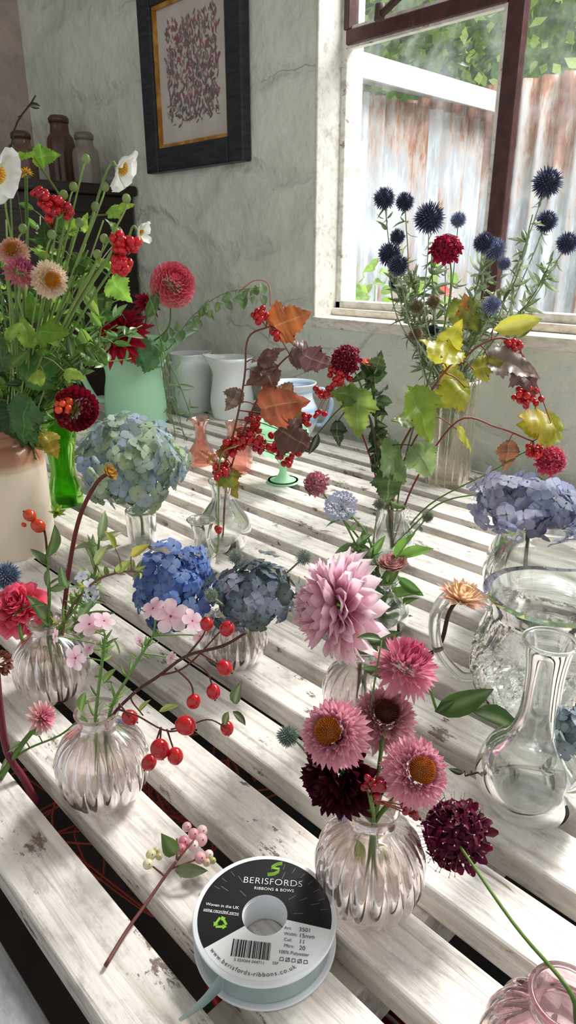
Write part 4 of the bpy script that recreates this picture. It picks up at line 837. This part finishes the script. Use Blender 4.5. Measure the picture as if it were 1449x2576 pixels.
make(m,'leaves',M_leaf,rt)
sprig(AA,[(955,1550,0),(930,1450,0),(900,1380,0),(860,1300,0)],'narrow grey-green leafy stem in clear vase',['5d7a48','6f8c58'],40,60,.36)
scab(AA,[(955,1550,.02),(930,1400,.02),(850,1290,.02)],790,1212,36,(140,.3),'b06878','d89098','dusty pink sedum-like flower cluster',.02,False,None,'sedum')
for hx,hy,sx,sy in((1075,1300,1000,1400),(955,1268,940,1380),(1000,1515,975,1530)): thistle(AA,[(960,1550,0),(sx,sy,0)],hx,hy,17,'small green spiky seed head on thin stem',0,'56604a','98a088','sea_holly','sea holly heads',3)
# --- viburnum group
AB=Arr(985,1410)
branch('viburnum_branch','viburnum branch with green and gold lobed leaves',AB,[(985,1380,0),(985,1280,0),(1000,1150,0),(1050,1050,0),(1100,960,0),(1150,900,0)],
 [(1110,915,80,110,'b0b040','v',.02),(1160,905,150,115,'c0bc40','v',-.01),(1170,975,205,105,'b0b840','v',0),(1030,985,-60,145,'90ac40','v',-.03),(1085,1060,170,115,'74943c','v',0),(1150,1080,-40,75,'b0b03c','v'),(1110,940,-20,80,'b4ae40','v',.02),(1190,930,20,75,'9a9a3c','v',.02),(1060,1040,110,80,'7a9438','v',.02)],
 [],r=.0018,c=CR('6a5a34'),c2=CR('8a4a3c'),cat='branch',group='viburnum branches')
branch('viburnum_branch','viburnum branch with dark green leaves hanging over vase',AB,[(985,1380,0),(975,1260,-.02),(950,1150,-.03),(930,1050,-.03),(880,990,-.02)],
 [(905,980,-100,120,'86a450','v',-.03),(900,1000,160,70,'6d8a40','v',-.03),(960,1120,-50,130,'76945e','v',-.05),(1040,1120,-50,115,'869e68','v',-.04),(980,1180,-90,100,'4a6038','v',-.04),(940,1080,-60,60,'3f5030','v',-.02),(850,1060,-100,60,'2f3c2c','v',-.02),(800,1090,-110,60,'2c3428','s',-.02),(930,960,60,80,'3c5030','v',0)],
 [],r=.0016,c=CR('4f4a30'),cat='branch',group='viburnum branches')
branch('viburnum_branch','viburnum branch with purple leaves and hanging red berries',AB,[(985,1380,0),(1000,1200,.02),(1100,1010,.03),(1180,890,.03),(1260,850,.03),(1310,880,.03)],
 [(1230,910,0,120,'8a7a78','v',.02),(1300,915,-50,90,'6a5458','v',.02),(1240,830,12,130,'c0bc48','s',.02),(1390,1075,155,110,'c0b440','v',0),(1300,850,40,50,'7a8a48','s',.02)],
 [(1292,865,24,14,.03,8),(1330,992,36,26,.02,9)],r=.0015,c=CR('6a5a40'),c2=CR('8a3a3c'),cat='branch',group='viburnum branches')
branch('viburnum_branch','low viburnum branch with red berries and curled brown leaf',AB,[(985,1380,0),(1040,1220,0),(1150,1060,0),(1250,1075,0),(1340,1110,0)],
 [(1410,1090,165,110,'a8b03c','v',0),(1280,1110,-90,75,'8a5a44','v',0)],[(1340,1140,28,16,0,9)],r=.0014,c=CR('8a3a3c'),cat='branch',group='viburnum branches')
scab(AB,[(985,1380,.03),(1020,1150,.03),(1110,850,.03),(1135,700,.03)],1122,618,43,(100,.45),'8c1030','b82248','crimson scabious on tall stem',.03,False)
scab(AB,[(985,1380,0),(950,1200,0),(930,1050,0),(900,950,0)],866,900,42,(130,.5),'5c0a24','9a1c3c','dark crimson scabious beside rose bud',0)
scab(AB,[(985,1380,0),(1080,1270,0),(1230,1190,0),(1340,1130,0)],1392,1155,44,(20,.5),'b01c40','d8506c','bright crimson scabious on long side stem',0)
dahlia(AB,[(985,1380,0),(960,1200,0),(940,1000,0)],926,915,22,(80,.2),('d8604c','f09078','e87860','f0a890'),'small peach rose bud',0,'bud',22,name='rose_bud')
sprig(AB,[(985,1380,.0),(960,1180,.0),(945,1050,0),(940,930,0)],'dark leafy rose stem in clear vase',['33472c','4a6038','3f5434'],44,56,.55)
branch('viburnum_sprig','bunch of red viburnum berries on short twig',AB,[(985,1380,0),(940,1180,0),(880,1010,0)],[],[(850,950,30,20,0,9),(815,985,24,12,0,9)],r=.0012,c=CR('8a3a3c'),group='viburnum branches')
scab(AB,[(985,1380,-.02),(1100,1270,-.02),(1220,1240,-.02)],1350,1212,20,(90,.5),'6a7a3c','9aa858','green spiky scabious seed head',-.02,False,'scabious flowers','seed_head')
# --- globe thistles
AF=Arr(1122,1212); gb=[(1120,1150,0),(1130,1000,0)]
TL=[(967,500,30,0,(1000,800)),(1018,508,26,.03,(1040,800)),(1080,548,42,-.03,(1070,800)),(1153,553,22,.03,(1130,800)),(1000,596,22,.03,(1040,820)),(980,640,32,0,(1030,820)),(1002,668,29,-.03,(1040,840)),(992,712,17,.02,(1050,860)),(1217,610,29,.0,(1180,820)),(1243,628,32,.04,(1190,830)),(1268,664,19,.03,(1200,840)),(1237,768,26,-.03,(1190,880)),(1376,460,40,0,(1230,850)),(1374,558,30,.03,(1240,860)),(1427,612,30,0,(1250,880)),(1120,640,20,.06,(1120,830)),(1090,830,18,.02,(1090,900))]
for hx,hy,r,off,mid in TL:
    lt=hx in(1243,1268,1153,1237)
    thistle(AF,gb+[(mid[0],mid[1],off),((hx*2+mid[0])/3,(hy*2+mid[1])/3+10,off)],hx,hy,r,'pale blue globe thistle head' if lt else 'dark blue globe thistle head on tall stem',off,'4a5070' if lt else '22253a','8c94b4' if lt else '4c5274',lv=5)
for hx,hy,mid in((1048,772,(1070,900)),(1045,842,(1070,950)),(1090,760,(1100,880))): thistle(AF,gb+[(mid[0],mid[1],0)],hx,hy,20,'dry brown-green seed head on thin stem',-.02,'5a4a38','90845c','seed_head','dry seed heads',3)
for pth in([(1120,1150,0),(1060,900,0),(1020,760,0),(990,700,0)],[(1120,1150,0),(1180,880,0),(1290,720,0),(1340,540,0)],[(1120,1150,0),(1210,900,0),(1330,760,0),(1390,650,0)],[(1120,1150,0),(1100,900,.02),(1090,760,.02),(1085,620,.02)],[(1120,1150,0),(1150,880,.02),(1190,760,.02),(1215,660,.02)],[(1120,1150,0),(1080,880,.02),(1050,780,.02),(1040,680,.02)],[(1120,1150,0),(1170,880,.04),(1230,800,.04),(1260,730,.04)]):
    sprig(AF,pth,'silvery green thistle foliage stem',['8d9d80','a4b092','6c8058','7d8f60'],80,50,.2)
branch('viburnum_branch','yellowing viburnum leaf sprig among thistles',AF,[(1120,1150,0),(1160,950,0),(1190,820,0)],[(1180,800,110,60,'c08a3c','v'),(1130,800,30,80,'a8b050','v'),(1200,830,100,70,'a0a848','v')],group='viburnum branches')
# --- berry sprays
AC=Arr(565,1375)
branch('viburnum_branch','viburnum branch with red autumn leaves and berries',AC,[(550,1350,0),(545,1250,0),(590,1080,0),(615,950,0),(625,850,0),(680,820,0)],
 [(680,825,22,110,'c0703c','v',0),(650,910,30,75,'7a5a54','v'),(640,940,20,60,'80605c','v',.0),(740,870,-30,90,'7a585e','v'),(730,895,-10,60,'765a5a','v'),(655,1030,18,125,'ac6044','v',-.02),(700,980,-30,80,'8e6a44','v'),(700,1080,-30,105,'6a4a44','v',-.02),(600,980,-110,60,'7a6a5c','v'),(720,1060,20,60,'7c7048','v',.01)],
 [(658,792,26,12,0,8),(690,845,24,6,0,8),(645,1105,42,28,0,9),(590,1125,30,18,0,9),(720,1150,30,16,0,9),(762,1060,24,8,0,8),(700,1130,28,10,0,8)],r=.0015,c=CR('6a5a40'),c2=CR('7a3a34'),group='viburnum branches')
branch('viburnum_branch','reddish viburnum branch arching with purple leaves',AC,[(560,1350,0),(575,1200,0),(640,1020,0),(720,900,0),(800,890,0),(880,920,0)],
 [(760,890,-30,85,'6c4c54','v',-.02),(700,930,200,90,'806058','v',.0),(560,1180,-70,80,'8a7a34','v'),(560,1150,70,60,'9a6a3c','v')],[(560,1180,26,14,0,8),(640,1060,30,10,0,8),(800,1045,20,6,0,7)],r=.0013,c=CR('7a4038'),group='viburnum branches')
branch('berry_sprig','thin green sprig with red berries standing in small vase',Arr(512,1420),[(530,1400,0),(548,1380,0),(550,1280,0),(555,1150,0),(600,1120,0)],[(560,1190,-60,50,'8a9a3c','v'),(540,1170,120,50,'b06a3c','v')],[(555,1185,26,12,0,8),(548,1335,12,4,0,7)],r=.0011,cat='berry sprig',c=CR('7a9a50'))
A8=Arr(1372,1570)
hydr(A8,[(1318,1480,-.03),(1322,1400,-.03)],1332,1270,132,56,'dusty blue hydrangea head resting on round vase',['8c90ae','a2a5c0','7c809c','9694ae','b0b0c8','848aac'],-.02,120,29,th=2.6,stemc=CR('4a4a34'),lump=.25)
A6=Arr(1322,2015)
hydr(A6,[(1500,2010,0),(1480,1900,0)],1440,1835,62,48,'pale grey-blue faded hydrangea head',['8c9ca8','a8b4bc','7a8c94'],0,40,25,lump=.25)
branch('foliage_twig','dark twig with small rounded leaves beside glass flask',A6,[(1500,1950,0),(1380,1935,0),(1280,1925,0),(1170,1952,0)],[(1165,1945,160,40,'34462c','s'),(1180,1950,100,40,'3c5030','s'),(1280,1925,-70,60,'5a6a50','s'),(1370,1935,-60,70,'44583c','s'),(1380,1935,80,60,'4a6040','s'),(1240,1925,-60,40,'6a4a44','s'),(1420,1940,-80,60,'44583c','s')],[],r=.0009,c=CR('4a2c2c'),cat='twig')
dahlia(A6,[(1500,2010,0),(1470,1990,0)],1445,1985,42,(180,.4),('7a2c44','98506a','6a2438','8c4458'),'small dusky burgundy flower',0,'carn',40,name='carnation')
# --- jadeite jug arrangement
AJ=Arr(352,1055)
jb=[(350,1020,0),(345,900,0)]
dahlia(AJ,jb+[(420,830,-.0),(430,770,0)],440,708,66,(55,.55),('b82848','f06884','ff98a4','ffc4c4'),'coral pink ball dahlia standing above green jug',-.1,'ball',190)
dahlia(AJ,jb+[(310,880,0)],295,835,85,(130,.5),('7a0a1c','a01428','b01c34','c82c40'),'crimson cactus dahlia in green jug',-.12,'spiky',90)
dahlia(AJ,jb+[(360,860,0)],372,760,40,(60,.4),('a01430','c8284c','b01c44','d84466'),'small crimson dahlia bud among leaves',-.06,'spiky',50)
sprig(AJ,jb+[(420,880,-.1),(480,800,-.1),(560,740,-.1),(660,722,-.1)],'arching stem of small rounded green leaves',['7d9a68','94ae80','6a8858'],0,40,.6,leaves=[(405+i*9,868-i*6.5+(i>17)*(i-17)*5,(60 if i%2 else -60)+rnd(-50,50),rnd(22,32),random.choice(['7d9a68','8fae78','6f9058']),'s',-.1+rnd(-.02,.02)) for i in range(30)],lw=.34,r=.001)
rt,_=fl('vine_tendril','thin pinkish vine tendril curling over jug','vine',AJ,[(600,735,-.1),(640,706,-.1),(675,715,-.1),(680,770,-.1)],.0014,CR('b06a70'))
for k,pth in enumerate(([(350,690,-.2),(390,790,-.2),(410,900,-.2),(430,1000,-.22),(470,1110,-.25)],[(390,800,-.2),(425,930,-.2),(450,1040,-.22),(475,1160,-.25)],[(400,860,-.2),(415,980,-.2),(440,1090,-.22),(430,1150,-.22)],[(420,900,-.2),(460,990,-.2),(490,1080,-.2)])):
    sprig(AJ,pth,'thin trailing willowy stem with narrow leaves',['7d9a68','94ae80','66804c'],14,38,.16,name='trailing_stem',r=.001)
sprig(AJ,jb+[(330,830,-.1),(300,780,-.12)],'broad green leaves above milk glass jug',['5a8c5c','6da06a','4c7a48'],0,60,leaves=[(330,850,160,80,'5c8f60','v',-.12),(380,870,200,90,'6ba070','v',-.12),(370,800,60,80,'5a8a44','s',-.12),(400,900,170,80,'6fa070','v',-.1),(250,800,60,80,'4a7a3c','v',-.14)])
# --- crock bouquet
AK=Arr(28,1372); kb=[(45,1180,0),(50,1060,0)]
def K(px,py,off=0): return kb+[((50+px)/2+10,(1060+py)/2-30,off*.6)]
def anem(hx,hy,r,ang,tow,off=0,label='white Japanese anemone bloom on thin stem'):
    rt,pts=fl('anemone',label,'flower',AK,K(hx,hy,off)+[(hx-40,hy+60,off),(hx-12,hy-8,off),(hx,hy,off)],.0016,CR('7a9a58'),group='white anemones'); p=pts[-1]; a=ax(p,ang,tow); rr=S(r,p); m=MB(); u,w=perp(a)
    for k in range(6):
        t=k*1.047+.3+rnd(-.15,.15); petal(m,p,(u*math.cos(t)+w*math.sin(t)+a*rnd(.5,1.1)).normalized(),-(u*math.cos(t)+w*math.sin(t))+a*.3,rr*rnd(.8,1.15),rr*.5,rnd(-.35,.1),.35,'heart',CR('eef2e0'),CR('ffffff'),6,2,wav=.16)
    make(m,'flower_head',M_pet,rt); m=MB(); ell(m,p+a*rr*.2,rr*.12,CR('b0b040'),a,1,10,6)
    for d in fib(40,a,1.0): tube(m,[p+a*rr*.08,p+a*rr*.15+d*rr*.32],rr*.01,rr*.02,CR('e0a830'),4,2)
    make(m,'stamens',M_stem,rt)
anem(292,418,66,-22,.22,-.12); anem(345,580,38,-12,.15,-.12); anem(-25,430,85,-25,.15,-.20)
for hx,hy in((160,490),(216,400),(264,470),(292,585),(58,575),(60,700),(262,600),(285,605),(318,500),(245,640),(130,590),(200,560),(28,470),(185,470),(240,520)):
    rt,pts=fl('anemone_bud','round green flower bud on thin stem','flower bud',AK,K(hx,hy,-.14)+[(hx-14,hy+50,-.14),(hx,hy+6,-.14)],.0012,CR('8aa860'),group='round green buds'); m=MB(); p=AK(hx,hy,-.14); ell(m,p,S(11,p),CR('a8bc80'),idir(80),1.1,12,8); make(m,'bud',M_leaf,rt)
straw(AK,K(130,705,-.1),130,705,54,(-10,.78),(('e0b890','f0dcc0'),('f8ead2','f8ecd8')),'cream strawflower with orange centre in crock',-.18,'e0901c',170)
straw(AK,K(30,625,-.1),28,625,46,(120,.6),(('d8907c','f0c0a8'),('f0d0b8','f0d4c0')),'peach strawflower in crock',-.16,'d88a30',140)
straw(AK,K(52,672,-.1),55,675,46,(60,.35),(('983458','c8608a'),('e0a090','d87a94')),'half-open rose pink strawflower in crock',-.18,'8a3050',110,closed=True)
dahlia(AK,K(65,428,0),65,430,20,(90,.4),('e0901c','f0b030','f0b840','f8c850'),'small orange daisy-like bloom',-.15,'spiky',24,name='orange_daisy')
dahlia(AK,[(50,1180,0),(60,1080,0),(130,1060,-.02)],205,1030,66,(-10,.4),('4a0814','780e20','7c1024','9c1c30'),'dark red ball dahlia leaning out of crock',-.08,'ball',130)
LC=['548230','74a43c','446829','90b84a','3c5c26','a8c858']
for spec in ([(85,395,170,75,'8ab83a'),(85,400,10,65,'7aac34'),(270,540,30,70,'94c050'),(240,660,-20,70,'7dae3c'),(200,700,-40,70,'6a9838'),(280,700,-60,75,'8cbc4a')],[(70,1000,-110,120,'4c7a40'),(60,960,40,110,'5c9048'),(20,1010,-80,110,'3f6834'),(110,940,20,80,'5a8c48'),(10,930,100,90,'4e783e'),(40,1040,-60,90,'4a7440')]):
    mx=sum(s[0] for s in spec)/len(spec); my=sum(s[1] for s in spec)/len(spec)
    branch('viburnum_branch','leafy green viburnum branch in stoneware crock',AK,K(mx,my)+[(mx,my,0)],[s+('v',rnd(-.12,-.02)) for s in spec],[],r=.0022,c=CR('6d7a40'),group='viburnum branches')
random.seed(8)
for i in range(12):
    cx=rnd(10,280); cy=rnd(500,900); o_=rnd(-.13,.04)
    lv=[(cx+rnd(-60,60),cy+rnd(-60,60),rnd(-70,200),rnd(42,76),random.choice(LC),'v' if random.random()<.55 else 's',o_+rnd(-.02,.02)) for _ in range(4)]
    branch('viburnum_branch','leafy green viburnum branch in stoneware crock',AK,K(cx,cy,o_)+[(cx,cy,o_)],lv,[],r=.0013,c=CR('7a8a48'),group='viburnum branches')
branch('viburnum_branch','viburnum branch with bright red berry bunches in crock',AK,K(250,640,-.1)+[(230,700,-.1),(290,640,-.14)],[(300,600,100,50,'5f8a34')],[(315,612,30,30,-.16,11),(302,662,26,22,-.16,11)],r=.0018,c=CR('6d5a40'),group='viburnum branches',bc='c8101c')
branch('viburnum_branch','viburnum twig with red berries at bouquet top',AK,K(130,540,-.1)+[(130,580,-.1)],[],[(140,522,36,30,-.16,10),(105,490,20,10,-.16,10)],r=.0018,c=CR('6d5a40'),group='viburnum branches',bc='b81020')
branch('berry_sprig','sprig with small orange berries low in crock',AK,[(50,1180,0),(70,1060,0),(150,1020,-.05)],[(180,1000,170,50,'a8803c'),(110,1090,-60,70,'a89a3c')],[(165,1018,22,10,-.1,9)],cat='berry sprig',bc='d84a20')
random.seed(5)
for i in range(17):
    x=rnd(-30,250); y=rnd(520,880); off=rnd(-.08,.07); b=[(30+rnd(-30,50),1170,0),(30+rnd(-20,70),1060,0)]
    sprig(AK,b+[((b[1][0]+x)/2,(1060+y)/2,off*.5),(x,y,off)],'green leafy filler stem in stoneware crock',LC,22,52,rnd(.25,.48),r=.0012,c=CR(random.choice(['7d9a58','84a05c','66824c'])))
for i in range(10):
    x=rnd(0,330); y=rnd(440,720); off=rnd(-.14,-.08); b=[(30+rnd(-30,50),1170,0),(30+rnd(-20,70),1060,-.03)]
    sprig(AK,b+[((b[1][0]+x)/2,(1060+y)/2,off*.6),(x,y,off)],'long bare green stem with few leaves in crock',LC,5,44,.3,r=.0012,c=CR(random.choice(['9ab070','8aa860','7a945a'])))
for i in range(11):
    x=rnd(130,360); y=rnd(760,950); sprig(AK,[(60,1170,0),(80,1060,0),((90+x)/2,(1000+y)/2-20,0),(x,y,rnd(-.05,.05))],'spreading leafy filler stem in stoneware crock',['5f8a4c','7aa060','4c7240','8aa878'],22,48,.36,r=.0011)
sprig(AK,K(50,280,.1)+[(30,360,.1),(90,240,.1)],'bare dark twig rising above bouquet',['2c3a24'],6,40,.5,c=CR('2c2420'),name='bare_twig',cat='twig')
# ---------------------------------------------------------------- light & camera
w=bpy.data.worlds.new('World'); bpy.context.scene.world=w; w.use_nodes=True; bg=w.node_tree.nodes['Background']; bg.inputs[0].default_value=(.97,.985,1,1); bg.inputs[1].default_value=.72
sd=bpy.data.lights.new('sun','SUN'); sd.energy=4.1; sd.angle=math.radians(13); sd.color=(1,.975,.94); so=bpy.data.objects.new('sun',sd); bpy.context.collection.objects.link(so)
d=-Vector((-.12,1,.98)); so.rotation_euler=d.to_track_quat('-Z','Y').to_euler()
def area(name,loc,tgt,sx,sy,e,c=(1,1,1)):
    l=bpy.data.lights.new(name,'AREA'); l.shape='RECTANGLE'; l.size=sx; l.size_y=sy; l.energy=e; l.color=c; o=bpy.data.objects.new(name,l); bpy.context.collection.objects.link(o); o.location=loc
    o.rotation_euler=(Vector(tgt)-Vector(loc)).to_track_quat('-Z','Y').to_euler()
area('fence_fill_lamp',(1.6,1.9,TZ+2.6),(-.8,3.2,TZ+.6),2.0,1.2,95,(1,1,1))  # added lamp, out of view: brightens and rakes the fence in place of sky
area('sky_light_window',(-.2,2.3,TZ+2.3),(-.6,.6,TZ),2.4,1.2,125,(.97,.985,1))
cd=bpy.data.cameras.new('cam'); cd.sensor_fit='VERTICAL'; cd.sensor_height=36; cd.sensor_width=36; cd.lens=36*FPX/2576; cd.clip_start=.01
co=bpy.data.objects.new('cam',cd); bpy.context.collection.objects.link(co); co.location=C
co.rotation_euler=FV.to_track_quat('-Z','Y').to_euler(); bpy.context.scene.camera=co
bpy.context.scene.view_settings.view_transform='Standard'
